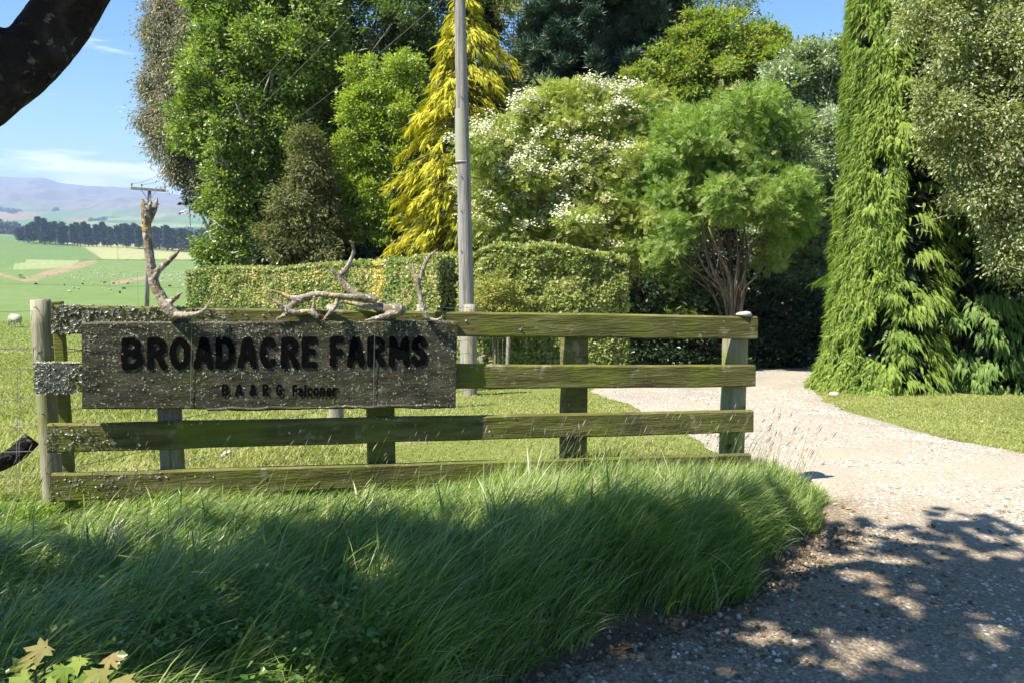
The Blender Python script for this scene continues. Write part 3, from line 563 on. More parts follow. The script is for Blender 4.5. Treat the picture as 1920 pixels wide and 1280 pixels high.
def lichen(name, parent, regions, label=None, lo=0.006, hi=0.020, ntri=9, fl=1.0):
    """regions = list of (n, sampler) giving points on a surface and the way it faces"""
    Ps, Ns, Sz = [], [], []
    for pts, nr_, s in regions: Ps.append(pts); Ns.append(nr_); Sz.append(s)
    Pp = np.concatenate(Ps); Nn = np.concatenate(Ns); S = np.concatenate(Sz); K = len(Pp)
    # a ragged tuft: little lobes fanned round the middle
    vs, fs_ = [], []; a0 = 0
    for k in range(ntri):
        a = k*2*math.pi/ntri*1.0+rng.random()*0.6; el = 0.2+0.9*rng.random(); w = 0.28
        d = np.array([math.cos(a)*math.cos(el), math.sin(a)*math.cos(el), math.sin(el)]); s_ = np.array([-math.sin(a), math.cos(a), 0])*w
        L = 0.7+0.5*rng.random(); vs += [[0, 0, -0.1], (d*L*0.6+s_).tolist(), (d*L).tolist(), (d*L*0.6-s_).tolist()]; fs_.append([a0, a0+1, a0+2, a0+3]); a0 += 4
    tv, tf = np.array(vs), np.array(fs_)
    tang = unit(np.cross(Nn, rng.normal(size=(K, 3)))); R = np.stack([tang, np.cross(Nn, tang), Nn], -1)
    Sv = S[:, None]*np.c_[np.ones(K), 0.7+0.6*rng.random(K), fl*(0.5+0.6*rng.random(K))]
    V, F = inst(tv, tf, Pp, R, Sv)
    o = mesh_np(name, V, F, M['lichen'], parent, var=np.clip(np.repeat(rng.random(K), ntri)+0.2*rng.normal(size=K*ntri), 0, 1)); o['kind'] = 'stuff'
    if label: o['label'] = label
    return o
def on_quad(q, off, n, dens, size, power=1.0, topn=0):
    """random points on a plank's front face (and its top edge), thinned by dens(u,v)"""
    u = rng.random(n); v = rng.random(n); k = rng.random(n) < dens(u, v); u, v = u[k], v[k]
    TL, TR, BR, BL = [onfence(*c, off) for c in q]
    p = (TL+(TR-TL)*u[:, None])*(v[:, None])+(BL+(BR-BL)*u[:, None])*(1-v[:, None])
    out = [(p+N3*0.001, np.tile(N3, (len(p), 1)), size[0]+(size[1]-size[0])*rng.random(len(p))**2)]
    if topn:
        u = rng.random(topn); k = rng.random(topn) < dens(u, np.full(topn, 0.98)); u = u[k]
        p = TL+(TR-TL)*u[:, None]-N3*(0.045*rng.random(len(u)))[:, None]
        out.append((p, np.tile(unit(np.array([0.2*N3[0], 0.2*N3[1], 1.0])), (len(p), 1)), (size[0]+(size[1]-size[0])*rng.random(len(p))**2)*0.8))
    return out
lichen('lichen', rl[0], on_quad(RAILS[0], 0, 4200, lambda u, v: np.where(u < 0.06, 0.9, 0.75*np.exp(-((u-0.06)/0.12)**2)*(v > 0.28-0.0*u)*(0.3+v)) + 0.03*(u > 0.3)*(u < 0.62)*(vn(u*40, v*3) > 0.35), (0.005, 0.017), topn=500), 'shaggy pale grey lichen')
lichen('lichen', rl[1], on_quad((RAILS[1][0], (152, 682), (152, 736), RAILS[1][3]), 0, 800, lambda u, v: 0.95-0.75*(u > 0.75)*(v < 0.8), (0.005, 0.018), topn=300), 'thick shaggy lichen on the short exposed end')
lichen('lichen', rl[1], on_quad(RAILS[1], 0, 900, lambda u, v: 0.04*(u > 0.58)*(vn(u*30, v*2) > 0.3), (0.003, 0.008)))
lichen('lichen', rl[2], on_quad(RAILS[2], 0, 3600, lambda u, v: np.where(u < 0.05, 0.55, 0.40*np.exp(-((u-0.05)/0.04)**2)) + 0.35*(v > 0.9)*(u > 0.12)*(u < 0.46)*(vn(u*23, u*0) > -0.1) + 0.006, (0.004, 0.012), topn=500), 'grey lichen at the left end and along the top edge')
lichen('lichen', rl[3], on_quad(RAILS[3], 0, 3000, lambda u, v: 0.42*np.exp(-((u)/0.13)**2)+0.01, (0.004, 0.010), topn=120))
def fpost(name, px0, px1, pyt, off, kind, w=None, lab=None, mat='post', par=None, lean=0.0, depth=None, pyb=None):
    a = onfence(px0, pyt, off); b_ = onfence(px1, pyt, off); c = (a+b_)/2; r = np.linalg.norm(b_-a)/2
    gzv = gz1(c[0], c[1])-0.25; mb = MB(); zt = c[2]
    if kind == 'round':
        c = c-N3*r; zs = np.linspace(gzv, zt, 14); k = 20; tt = (zs-gzv)/(zt-gzv)
        mb.tube(np.c_[c[0]+lean*(tt-1), np.full(14, c[1]), zs], np.where(tt > 0.985, r*0.96, r*(1.04-0.04*tt)), k, jit=0.012)
    else:
        d = depth or r*0.9; c = c-N3*d
        for s0, s1 in zip(np.linspace(0, 1, 9)[:-1], np.linspace(0, 1, 9)[1:]): pass
        h_ = (zt-gzv)/2; mb.box((c[0], c[1], gzv+h_), (r, d, h_), [D3, -N3, [0, 0, 1]])
    o = mb.build(name, M[mat], par or fence, smooth=(kind == 'round'))
    if kind != 'round':
        bv = o.modifiers.new('b', 'BEVEL'); bv.width = 0.006; bv.segments = 2
    if lab: o['label'] = lab
    return o
fpost('post', 1371, 1413, 597, -0.047, 'round', lab='round end post lit on its left side')
fpost('post', 1062, 1104, 600, -0.047, 'square', mat='rail')
fpost('post', 685, 737, 596, -0.047, 'square', mat='rail')
fpost('post', 281, 328, 592, -0.047, 'round')
fpost('post', 94, 114, 566, -0.047, 'square', mat='rail', depth=0.03)
# small pale rock resting on the end of the top rail
mb = MB(); c = onfence(1394, 591, -0.025); mb.ball((0, 0, 0), (0.058, 0.035, 0.020), 16, 10)
st = mb.build('rock', M['stone'], None, smooth=True)
co = np.array([v.co for v in st.data.vertices]); co = co*(1+0.22*vn(co[:, 0]*38+3, co[:, 1]*45+co[:, 2]*60))[:, None]; co[:, 2] = np.maximum(co[:, 2], -0.012)
co[:, 2] *= (1+co[:, 0]*5); st.data.vertices.foreach_set('co', co.astype(np.float32).ravel()); st.data.update()
st.location = (c[0], c[1], onfence(1394, 593.6, -0.025)[2]+0.014); st.rotation_euler = (0, 0.04, math.atan2(FD[1], FD[0])); tag(st, 'small pale flat rock resting on the right end of the top rail', 'rock')

# ================================================================ SIGN
SQ = ((153, 605), (858, 602), (854, 766), (154, 768))
SO = 0.052
sign = thing('farm_sign', 'wide weathered timber sign with black painted name, speckled with lichen, fixed to the fence', 'sign', tuple(onfence(500, 768, SO)))
board = plank('board', SQ, SO, 0.048, M['mossy'], sign, nx=90, rag=0.004, bev=0.007, seed=33, drop=lambda t: 0.010*np.exp(-((t-0.42)/0.06)**2)*-1 + 0.012*sstep(0.5, 0.9, t)*0+0.004*np.sin(t*9))
def letters(spec, hw, off, label, cell=0.8, erode=0.15):
    """strokes given in pixels of the sign face, turned into a ragged paint film"""
    segs = []
    for st_ in spec:
        for a, b2 in zip(st_[:-1], st_[1:]): segs.append((a, b2))
    segs = np.array(segs, float)
    x0, x1 = segs[..., 0].min()-12, segs[..., 0].max()+12; y0, y1 = segs[..., 1].min()-12, segs[..., 1].max()+12
    gx = np.arange(x0, x1, cell); gy = np.arange(y0, y1, cell); Xg, Yg = np.meshgrid(gx, gy, indexing='ij')
    best = np.full(Xg.shape, 1e9)
    for a, b2 in segs:
        k0 = np.searchsorted(gx, min(a[0], b2[0])-14); k1 = np.searchsorted(gx, max(a[0], b2[0])+14)
        e_ = b2-a; Xs, Ys = Xg[k0:k1], Yg[k0:k1]
        t = np.clip(((Xs-a[0])*e_[0]+(Ys-a[1])*e_[1])/max(e_@e_, 1e-9), 0, 1)
        best[k0:k1] = np.minimum(best[k0:k1], np.hypot(Xs-a[0]-t*e_[0], Ys-a[1]-t*e_[1]))
    nzz = fbm(Xg/6.0, Yg/6.0, 3); nz2 = fbm(Xg/3.0+40, Yg/3.0, 2)
    okc = (best < hw*(1+0.22*nzz)) & (nz2 < 1-erode*1.6)
    ii, jj = np.nonzero(okc); vid = {}
    TL, TR, BR, BL = [onfence(*c, off) for c in SQ]
    nX, nY = Xg.shape[0]+1, Xg.shape[1]+1; used = np.zeros((nX, nY), bool)
    for a_, b_ in ((0, 0), (1, 0), (1, 1), (0, 1)): used[ii+a_, jj+b_] = True
    idx = -np.ones((nX, nY), int); idx[used] = np.arange(used.sum()); ui, uj = np.nonzero(used)
    pts = np.array([onfence(x0+u_*cell-cell/2, y0+v_*cell-cell/2, off) for u_, v_ in zip(ui, uj)])
    F = np.stack([idx[ii, jj], idx[ii, jj+1], idx[ii+1, jj+1], idx[ii+1, jj]], -1)
    o = mesh_np('lettering', pts, F, M['black'], board); o['label'] = label; return o
def arc(cx, cy, rx, ry, a0, a1, n=9):
    return [(cx+rx*math.cos(rad(a)), cy-ry*math.sin(rad(a))) for a in np.linspace(a0, a1, n)]
def glyph(ch, x0, x1, y0, y1, hw):
    x0 += hw; x1 -= hw; y0 += hw; y1 -= hw; w = x1-x0; h = y1-y0; ym = (y0+y1)/2; X = lambda u: x0+w*u; Yy = lambda v: y1-h*v
    q = lambda *p: [(X(u), Yy(v)) for u, v in p]
    G = {'B': [q((0, 0), (0, 1)), q((0, 1), (.5, 1), (.86, .88), (.86, .66), (.5, .53), (0, .53)), q((.5, .53), (.95, .40), (1, .18), (.6, 0), (0, 0))],
         'R': [q((0, 0), (0, 1)), q((0, 1), (.55, 1), (.92, .88), (.92, .62), (.55, .47), (0, .47)), q((.5, .47), (1, 0))],
         'O': [arc(X(.5), ym, w/2, h/2, 0, 360, 17)],
         'A': [q((0, 0), (.32, .8), (.45, 1), (.6, 1), (.72, .8), (1, 0)), q((.15, .30), (.88, .30))],
         'D': [q((0, 0), (0, 1)), q((0, 1), (.5, 1), (.92, .80), (1, .5), (.92, .2), (.5, 0), (0, 0))],
         'C': [arc(X(.55), ym, w*.55, h/2, 42, 318, 13)],
         'E': [q((1, 1), (0, 1), (0, 0), (1, 0)), q((0, .52), (.85, .52))],
         'F': [q((1, 1), (0, 1), (0, 0)), q((0, .50), (.85, .50))],
         'M': [q((0, 0), (.05, 1), (.5, .30), (.95, 1), (1, 0))],
         'S': [q((1, .82), (.8, .97), (.45, 1), (.12, .88), (.08, .68), (.4, .53), (.75, .43), (.98, .28), (.85, .06), (.45, 0), (.12, .05), (0, .2))],
         'G': [arc(X(.55), ym, w*.55, h/2, 42, 345, 13), q((1, .12), (1, .45), (.6, .45))],
         '&': [q((1, 0), (.25, .72), (.25, .92), (.5, 1), (.72, .88), (.62, .66), (.1, .38), (0, .15), (.3, 0), (.65, .08), (1, .45))],
         'a': [q((.1, .62), (.5, .72), (.95, .6), (.95, 0)), q((.95, .4), (.3, .42), (.05, .2), (.35, 0), (.95, .15))],
         'l': [q((.5, 0), (.5, 1))],
         'c': [q((1, .60), (.6, .72), (.15, .6), (.05, .3), (.25, .05), (.65, 0), (1, .1))],
         'o': [arc(X(.5), Yy(.36), w/2, h*.36, 0, 360, 13)],
         'n': [q((0, 0), (0, .7)), q((0, .5), (.5, .72), (.95, .58), (1, 0))],
         'e': [q((.1, .36), (1, .36), (.85, .64), (.45, .72), (.08, .5), (.08, .2), (.4, 0), (.95, .08))],
         'r': [q((0, 0), (0, .7)), q((0, .45), (.5, .70), (1, .68))]}
    return G[ch]
sp = []
for ch, a, b_ in zip('BROADACREFARMS', (228, 276, 318, 363, 405, 445, 487, 527, 566, 619, 650, 689, 729, 771), (268, 313, 357, 400, 441, 482, 518, 561, 595, 646, 684, 723, 768, 801)):
    sk = (a-228)/573*-5; sp += glyph(ch, a, b_, 633+sk*.6, 693+sk*1.3, 5.6)
letters(sp, 6.2, SO+0.0035, 'large black capitals of the farm name')
sp = []
for ch, a, b_ in zip('BA&RGFalconer', (416, 440, 467, 492, 517, 549, 559, 570.5, 577, 588, 600, 612, 624), (430, 456, 482, 505, 530, 558, 568, 575, 586, 598, 610, 622, 634)):
    hw = 2.5 if a < 545 else 1.6
    sp += glyph(ch, a, b_, 719 if a < 545 else 721, 742.5, hw)
letters(sp, 2.1, SO+0.0035, 'small black owners line', cell=0.5, erode=0.02)
def sdens(u, v):
    m = 0.16+0.34*sstep(0.0, 0.9, v)+0.35*vn(u*24, v*7)+0.25*vn(u*60+9, v*18)
    m = m*np.where((v < 0.45) & (u > 0.62), 0.22, 1)*np.where((v < 0.22), 0.45, 1)
    band = (v > 0.48) & (v < 0.82) & (u > 0.1) & (u < 0.93); m = np.where(band, m*0.32, m)
    m = np.where((u > .36) & (u < .70) & (v > .12) & (v < .33), m*.25, m)
    return np.clip(m-0.18, 0.01, 0.8)
lichen('lichen', board, on_quad(SQ, SO+0.001, 11000, sdens, (0.0018, 0.0080), topn=1500), 'pale lichen specks', fl=0.45)
tie = MB()
for px in (360, 703):
    top = onfence(px, 592, 0.02); p = [onfence(px, 600, 0.0)+np.array([0, 0, .012]), onfence(px, 599, SO+0.004), onfence(px-2, 700, SO+0.006), onfence(px-3, 762, SO+0.005)]
    MB().tube(spline(p, 5), 0.0011, 5).build('tie_wire', M['wire'], sign)
# split slab hanging off the bottom edge
plank('splinter', ((385, 764), (840, 757), (838, 764), (390, 770)), SO+0.008, 0.03, M['mossy'], board, nx=50, rag=0.006, seed=90)

# ================================================================ ANTLERS
def antler(name, label, chains, fat=1.0):
    mb = MB(); allp = []
    for ch in chains:
        pts = []; rs = []
        for px, py, r, dpt in ch:
            p = onfence(px, py, 0.0)+N3*dpt; pts.append(np.r_[p, r*fat])
        s = spline(pts, 5); mb.tube(s[:, :3], np.maximum(s[:, 3], 0.0025), 9, jit=0.03); allp.append(s)
    o = mb.build(name, M['antler'], None); fuse(o, 0.0042, True, disp=0.0026, dscale=70)
    me = o.data; c = allp[0][0, :3]; me.transform(__import__('mathutils').Matrix.Translation((-c[0], -c[1], -c[2]))); o.location = tuple(c)
    tag(o, label, 'antler', 'old antlers wired along the top of the sign')
    A = np.concatenate(allp); K = 420; w = rng.integers(0, len(A), K); nr_ = unit(rng.normal(size=(K, 3))+np.array([0, 0, .3])); keep = rng.random(K) < np.clip(fbm(A[w, 0]*9, A[w, 2]*9, 2)+0.55, 0, 1)
    nr_ = nr_[keep]; w = w[keep]; pts = A[w, :3]+nr_*A[w, 3:4]*0.95+rng.normal(size=(len(w), 3))*0.003
    nm = 'lichen'; lo = lichen(nm, o, [(pts, nr_, 0.003+0.004*rng.random(len(w)))], ntri=7); lo.data.materials.clear(); lo.data.materials.append(M['gold_lichen'])
    return o
M['gold_lichen'] = varmat('gold_lichen', [(0.42, 0.25, 0.03), (0.40, 0.30, 0.09), (0.42, 0.38, 0.28), (0.60, 0.57, 0.48)])
S0 = 0.03
antler('antler', 'tall upright antler with forked crown, crusted orange, at left end of the sign',
       [[(335, 592, .034, .06), (318, 578, .034, .05), (303, 555, .030, .03), (290, 530, .027, .02), (284, 500, .026, .01), (278, 460, .025, .0), (275, 425, .025, .0), (274, 400, .027, .0), (270, 385, .018, .0), (266, 374, .006, .0)],
        [(275, 402, .022, .0), (280, 388, .014, .0), (284, 376, .004, .0)],
        [(277, 415, .020, -.01), (285, 398, .018, -.02), (290, 384, .012, -.03), (294, 371, .004, -.03)],
        [(291, 520, .022, .02), (299, 506, .018, .02), (318, 490, .015, .03), (330, 478, .012, .04), (345, 462, .003, .05)],
        [(310, 572, .024, .04), (322, 565, .018, .05), (333, 557, .013, .06), (347, 546, .003, .07)],
        [(320, 585, .028, .05), (345, 589, .022, .08), (372, 587, .015, .09), (388, 578, .010, .09), (397, 563, .003, .08)]], fat=0.98)
antler('antler', 'grey antler lying along the sign top with its forked tips pointing left',
       [[(706, 563, .024, .05), (692, 559, .026, .05), (670, 557, .020, .05), (648, 556, .018, .05), (625, 554, .018, .05), (600, 551, .018, .04), (580, 554, .020, .03), (562, 561, .024, .02), (545, 559, .018, .02), (530, 551, .011, .02), (508, 544, .003, .02)],
        [(632, 560, .016, .05), (629, 571, .015, .07), (618, 584, .012, .09), (603, 598, .003, .10)],
        [(560, 562, .018, .02), (548, 572, .018, .03), (535, 580, .012, .03)]])
antler('antler', 'yellowed antler with short branching tines lying on the sign top, left of the middle',
       [[(504, 559, .003, .04), (515, 563, .009, .04), (526, 570, .013, .05), (541, 583, .018, .05), (560, 585, .016, .05), (575, 583, .015, .05), (588, 586, .020, .05), (596, 594, .012, .06)],
        [(589, 590, .016, .05), (588, 575, .011, .05), (589, 556, .003, .05)],
        [(541, 584, .015, .05), (530, 592, .010, .06), (518, 596, .004, .06)],
        [(592, 584, .010, .04), (600, 590, .009, .03), (609, 594, .003, .02)]])
antler('antler', 'thick-based antler leaning back with one long curved tine standing above the sign middle',
       [[(750, 580, .034, .06), (738, 577, .032, .06), (722, 577, .026, .04), (705, 571, .022, .0), (685, 562, .021, -.05), (662, 549, .021, -.10), (646, 533, .021, -.13), (640, 519, .022, -.14), (650, 508, .017, -.14), (658, 494, .014, -.14), (665, 474, .011, -.13), (664, 463, .008, -.12), (660, 453, .003, -.11)],
        [(640, 520, .018, -.14), (628, 513, .011, -.14), (622, 505, .008, -.14), (614, 496, .003, -.14)],
        [(722, 579, .020, .05), (692, 574, .014, .02), (668, 571, .012, .0), (644, 566, .009, -.02)],
        [(745, 583, .028, .07), (722, 590, .020, .08), (702, 595, .013, .08), (682, 599, .005, .08)],
        [(753, 571, .012, .06), (754, 580, .016, .06), (753, 590, .010, .06)]])
antler('antler', 'slender upright two-tined antler near the right end of the sign',
       [[(803, 598, .017, .07), (796, 590, .018, .07), (789, 575, .015, .06), (786, 556, .014, .05), (783, 536, .015, .04), (779, 520, .015, .04), (775, 508, .010, .03), (772, 490, .003, .03)],
        [(783, 530, .012, .04), (789, 512, .012, .03), (796, 495, .012, .02), (803, 483, .011, .01), (811, 476, .008, .0), (818, 469, .004, .0)],
        [(798, 594, .014, .07), (812, 598, .010, .08), (822, 595, .007, .08), (825, 589, .004, .08)],
        [(787, 556, .009, .04), (796, 553, .007, .03), (807, 551, .003, .02)],
        [(774, 553, .003, .01), (764, 548, .007, .0), (756, 544, .004, -.01)]])

# ================================================================ WIRE FENCE
LINE = [(76, 4.28), (625, 8.1), (790, 10.6), (881, 13.0), (992, 18.5)]
w_ = thing('wire_fence', 'old wire fence of round posts running from the sign back to the hedge', 'fence', tuple(P(76, 900, 4.2)[:2])+(0.1,))
def rpost(par, px, Y_, ptop, wpx, mat='greypost', name='post', lab=None, leanpx=0, r=None):
    t_ = P(px, ptop, Y_); zb = gz1(t_[0], Y_)-0.3; b_ = P(px+leanpx, ptop, Y_); r = r or wpx/2/FP*Y_
    zs = np.linspace(0, 1, 12)[:, None]; mb = MB(); pts = np.array([b_[0], Y_, zb])*(1-zs)+t_*zs
    rr_ = r*(1.05-0.07*zs[:, 0]); rr_[-1] *= 0.93
    mb.tube(pts, rr_, 18, jit=0.014); o = mb.build(name, M[mat], par, smooth=True)
    if lab: o['label'] = lab
    return t_
tops = [rpost(w_, 76, 4.30, 562, 38, 'post', lab='stout round strainer post with a sawn top', leanpx=-2)]
for (px, Y_), (pt, wp) in zip(LINE[1:], ((572, 27), (571, 19), (571, 25), (585, 19))):
    tops.append(rpost(w_, px, Y_, pt, wp))
rpost(w_, 955, 15.5, 596, 8, 'greypost', lab='thin leaning intermediate post', leanpx=-6)
rpost(w_, 908, 18.9, 640, 6, 'greypost')
mb = MB(); a = P(992, 640, 18.4); b_ = P(900, 672, 16.4); mb.tube([a, b_], [0.05, 0.06], 8); mb.build('stay', M['greypost'], w_)
mb = MB(); a = P(86, 800, 4.30); b_ = P(-60, 905, 4.15)
mb.tube(spline([P(60, 822, 4.36), P(30, 850, 4.3), P(0, 866, 4.25), P(-90, 900, 4.2)], 4), 0.048, 10, jit=0.04); mb.build('stay', M['bark'], w_, smooth=True)['label'] = 'dark bent pole bracing the strainer'
mb = MB()
hs = [(583, 0.0018), (652, 0.0026), (691, 0.0018), (748, 0.0018), (796, 0.0018), (845, 0.0018), (888, 0.0018)]
base = P(76, 900, 4.3)
for py, r_ in hs:                # strands to the left of the strainer
    p0 = P(70, py, 4.26); fr = (py-560)/380
    q = P(-150, py+3, 4.1); mb.tube([p0, (p0+q)/2+np.array([0, 0, -.004]), q], r_, 5)
for px in (-30, 33, 38): mb.tube([P(px, 691, 4.24), P(px-3, 925, 4.24)], 0.0012, 4)
for k, (py, r_) in enumerate(hs):    # strands to the right, back to the hedge
    fr = [0.03, 0.24, 0.38, 0.52, 0.66, 0.80, 0.92][k]; pts = []
    for t_, (px, Y_) in zip(tops, LINE):
        zb = gz1(t_[0], Y_); pts.append([t_[0], Y_-0.05, t_[2]-(t_[2]-zb)*fr])
    mb.tube(pts, [0.0022*max(1, y/8) for (_, y) in LINE], 5)
for a, b_, (pa, Ya), (pb, Yb) in zip(tops[:-1], tops[1:], LINE[:-1], LINE[1:]):
    L = np.linalg.norm((b_-a)[:2]); n_ = int(L/0.42)
    for i in range(1, n_):
        t = i/n_; p = a+(b_-a)*t; zb = gz1(p[0], p[1]); h_ = p[2]-zb; mb.tube([[p[0], p[1]-.05, p[2]-h_*.38], [p[0]+.01, p[1]-.05, zb+h_*.07]], 0.0014*max(1, p[1]/8), 4)
p0, q0 = P(70, 652, 4.24), P(-150, 655, 4.08)
for t in np.linspace(0.02, 0.98, 16):   # barbs
    c = p0+(q0-p0)*t
    for s in (-1, 1): mb.tube([c+np.array([-.008, 0, -.010*s]), c+np.array([.008, 0, .012*s])], 0.0013, 4)
p1, q1 = P(96, 650, 4.2), P(160, 657, 4.24); mb.tube([p1, q1], 0.0026, 5)
mb.build('wires', M['wire'], w_)

# ================================================================ POWER POLES
def crossarm_set(root, c, dirv, L, s, mat='pole'):
    ax = [dirv, np.cross([0, 0, 1], dirv), [0, 0, 1]]
    mb = MB(); mb.box(c, (L/2, 0.055*s, 0.06*s), ax); arm = mb.build('crossarm', M['pole'], root)
    for u in (-0.94, -0.38, 0.94):
        m2 = MB(); p = np.array(c)+np.array(dirv)*L/2*u+np.array([0, 0, .06*s])
        m2.tube([p, p+[0, 0, .07*s]], 0.012*s, 6); m2.tube([p+[0, 0, .06*s], p+[0, 0, .10*s], p+[0, 0, .13*s], p+[0, 0, .15*s], p+[0, 0, .19*s]], [0.035*s, .06*s, .035*s, .055*s, .03*s], 10)
        m2.build('insulator', M['porcelain'], arm, smooth=True)
    m3 = MB()
    for sg in (-1, 1): m3.tube([np.array(c)+np.array(dirv)*L*0.22*sg+ax[1]*np.array(-.07), np.array(c)+np.array([0, 0, -.55*s])+np.array(ax[1])*-.12], 0.016*s, 4)
    m3.build('brace', M['wire'], arm)
    return [np.array(c)+np.array(dirv)*L/2*u+np.array([0, 0, .2*s]) for u in (-0.94, -0.38, 0.94)]
M['porcelain'] = noisy('porcelain', [(0.3, (0.30, 0.25, 0.2)), (0.7, (0.45, 0.40, 0.33))], 4, rough=0.3, bump=0, spec=0.5)
PY_ = 14.0
pb = P(879, 700, PY_); base = (pb[0], PY_, gz1(pb[0], PY_))
pole = thing('power_pole', 'grey weathered timber power pole with a metal band, rising in front of the yellow tree', 'power pole', base)
tp = P(862, 0, PY_); dirp = tp-np.array(base); top = np.array(base)+dirp*(7.9/dirp[2]); zs = np.linspace(0, 1, 26)[:, None]
mb = MB(); rr_ = np.interp(zs[:, 0], [0, .3, 1], [0.150, 0.128, 0.085]); pts = (np.array(base)-[0, 0, .3])*(1-zs)+top*zs
mb.tube(pts, rr_, 20, jit=0.018); mb.build('pole', M['pole'], pole, smooth=True)
a = P(867, 304, PY_); b_ = P(865, 205, PY_); mb = MB(); mb.tube([a, (a+b_)/2, b_], [0.122, 0.117, 0.112], 24, cap=False); mb.tube([a-[0, 0, .012], a+[0, 0, .012]], 0.126, 24); mb.build('metal_band', M['metal'], pole, smooth=True)
for py in (180, 330, 395, 470): p = P(864, py, PY_-0.115); MB().tube([p, p-[0, .02, 0]], 0.012, 6).build('bolt', M['wire'], pole)
arm_dir = unit(np.array([0.93, 0.36, 0.0])); n_at = crossarm_set(pole, top-[0, 0, .35]-[0.0, 0.10, 0], arm_dir, 2.1, 1.0)
FPY = 56.0
fb = P(274, 610, FPY); ft = P(280.5, 354, FPY); fbase = (fb[0], FPY, gz1(fb[0], FPY))
fp = thing('power_pole', 'distant power pole with a slanting crossarm standing in the sheep paddock', 'power pole', fbase)
mb = MB(); mb.tube([np.array(fbase)-[0, 0, .3], (np.array(fbase)+ft)/2, ft], [0.17, 0.14, 0.11], 12); mb.build('pole', M['pole'], fp, smooth=True)
la = P(247, 353.5, FPY-.35); lb = P(313, 358.5, FPY+.35); f_at = crossarm_set(fp, (la+lb)/2-np.array([0, .15, 0]), unit(lb-la), np.linalg.norm(lb-la), 1.5)
for k, (pl_, nm) in enumerate(zip(((641, 0), (720, 0), (784, 0)), ('upper left power wire running from the distant pole over the trees', 'middle power wire running from the distant pole over the trees', 'lower right power wire running from the distant pole over the trees'))):
    a = f_at[k]; b_ = n_at[k]; t = np.linspace(0, 1, 30)[:, None]; L = a*(1-t)+b_*t; L[:, 2] -= 1.0*4*(t*(1-t))[:, 0]*1.0
    q = MB(); q.tube(L, np.linspace(0.017, 0.007, 30), 4, cap=False); o = q.build('power_wire', M['wire'], None); tag(o, nm, 'power line', 'power wires between the two poles')
# three thin poles far out in the fields
for i, (px, pb_, pt_, Y_, lb_) in enumerate(((221, 486, 455, 600, 'tiny pale pole standing in the pale field below the pines'), (258, 566, 512, 110, 'thin field post just left of the distant power pole'), (302, 470, 458, 800, 'tiny pole against the base of the pine row'))):
    b_ = P(px, pb_, Y_); z0 = gz1(b_[0], Y_); t_ = P(px, pt_, Y_); mb = MB(); r_ = 0.4/FP*Y_; mb.tube([[b_[0], Y_, z0-.2], [t_[0], Y_, t_[2]]], [r_*1.1, r_*.8], 6)
    if i != 1: mb.box((t_[0], Y_, t_[2]-r_*2), (r_*5, r_*.7, r_*.6))
    o = mb.build('field_pole', M['pole'], None); tag(o, lb_, 'pole')

# ================================================================ TREES
LEAF_V = np.array([[0, 0, 0], [.27, .45, .05], [0, 1, -.04], [-.27, .45, .05]]); LEAF_F = np.array([[0, 1, 2, 3]])
NARROW_V = LEAF_V*np.array([0.45, 1, 1])
def multi(tv, tf, rots):         # a template made of several turned copies
    V, F = [], []
    for k, (R, t, s) in enumerate(rots): V.append(tv@np.asarray(R).T*s+np.asarray(t)); F.append(tf+k*len(tv))
    return np.concatenate(V), np.concatenate(F)
# flat drooping frond with side shoots, base at 0, tip at y=1
def frond_t(n=7, curve=0.35, wid=0.42, pin=0.085):
    V, F = [], []; c = 0
    def shoot(a, d, L, w, up):
        nonlocal c
        d = unit(np.array(d, float)); s = unit(np.cross(d, up)); m_ = a+d*L*.45
        V.extend([a, m_+s*w, a+d*L-np.array([0, 0, L*.15]), m_-s*w]); F.append([c, c+1, c+2, c+3]); c += 4
    for i in range(n):
        t = i/n; a = np.array([0, t*.85, -curve*t*t]); tn = unit(np.array([0, 1, -2*curve*t])); up = np.array([0, 2*curve*t, 1.0])
        for s in (-1, 1): shoot(a, [s*0.62, tn[1]*.95, tn[2]-.18], wid*(1-t*.65)*(0.55+0.45*math.sin(math.pi*min(1, t+.25))), pin*.62, up)
    shoot(np.array([0, .45, -curve*.2]), [0, 1, -1.4*curve], .6, pin*.8, np.array([0, .5, 1]))
    shoot(np.array([0, 0, 0]), [0, 1, -.3*curve], .6, pin*.6, np.array([0, .2, 1]))
    return np.array(V), np.array(F)
FROND = frond_t(9, 0.34, 0.27, 0.045); FROND_S = frond_t(4, 0.45, 0.40, 0.13)
# bristly rosette of needles for the fir
_a = []
for k in range(9):
    th = k*2.4; el = 0.25+0.1*k
    d = np.array([math.cos(th)*math.cos(el), math.sin(th)*math.cos(el), math.sin(el)])
    _a.append((frames(d[None], np.array([[0.1, .2, 1.]]))[0], (0, 0, 0), 1.0))
ROS = multi(NARROW_V*np.array([0.9, 1, 1]), LEAF_F, _a)
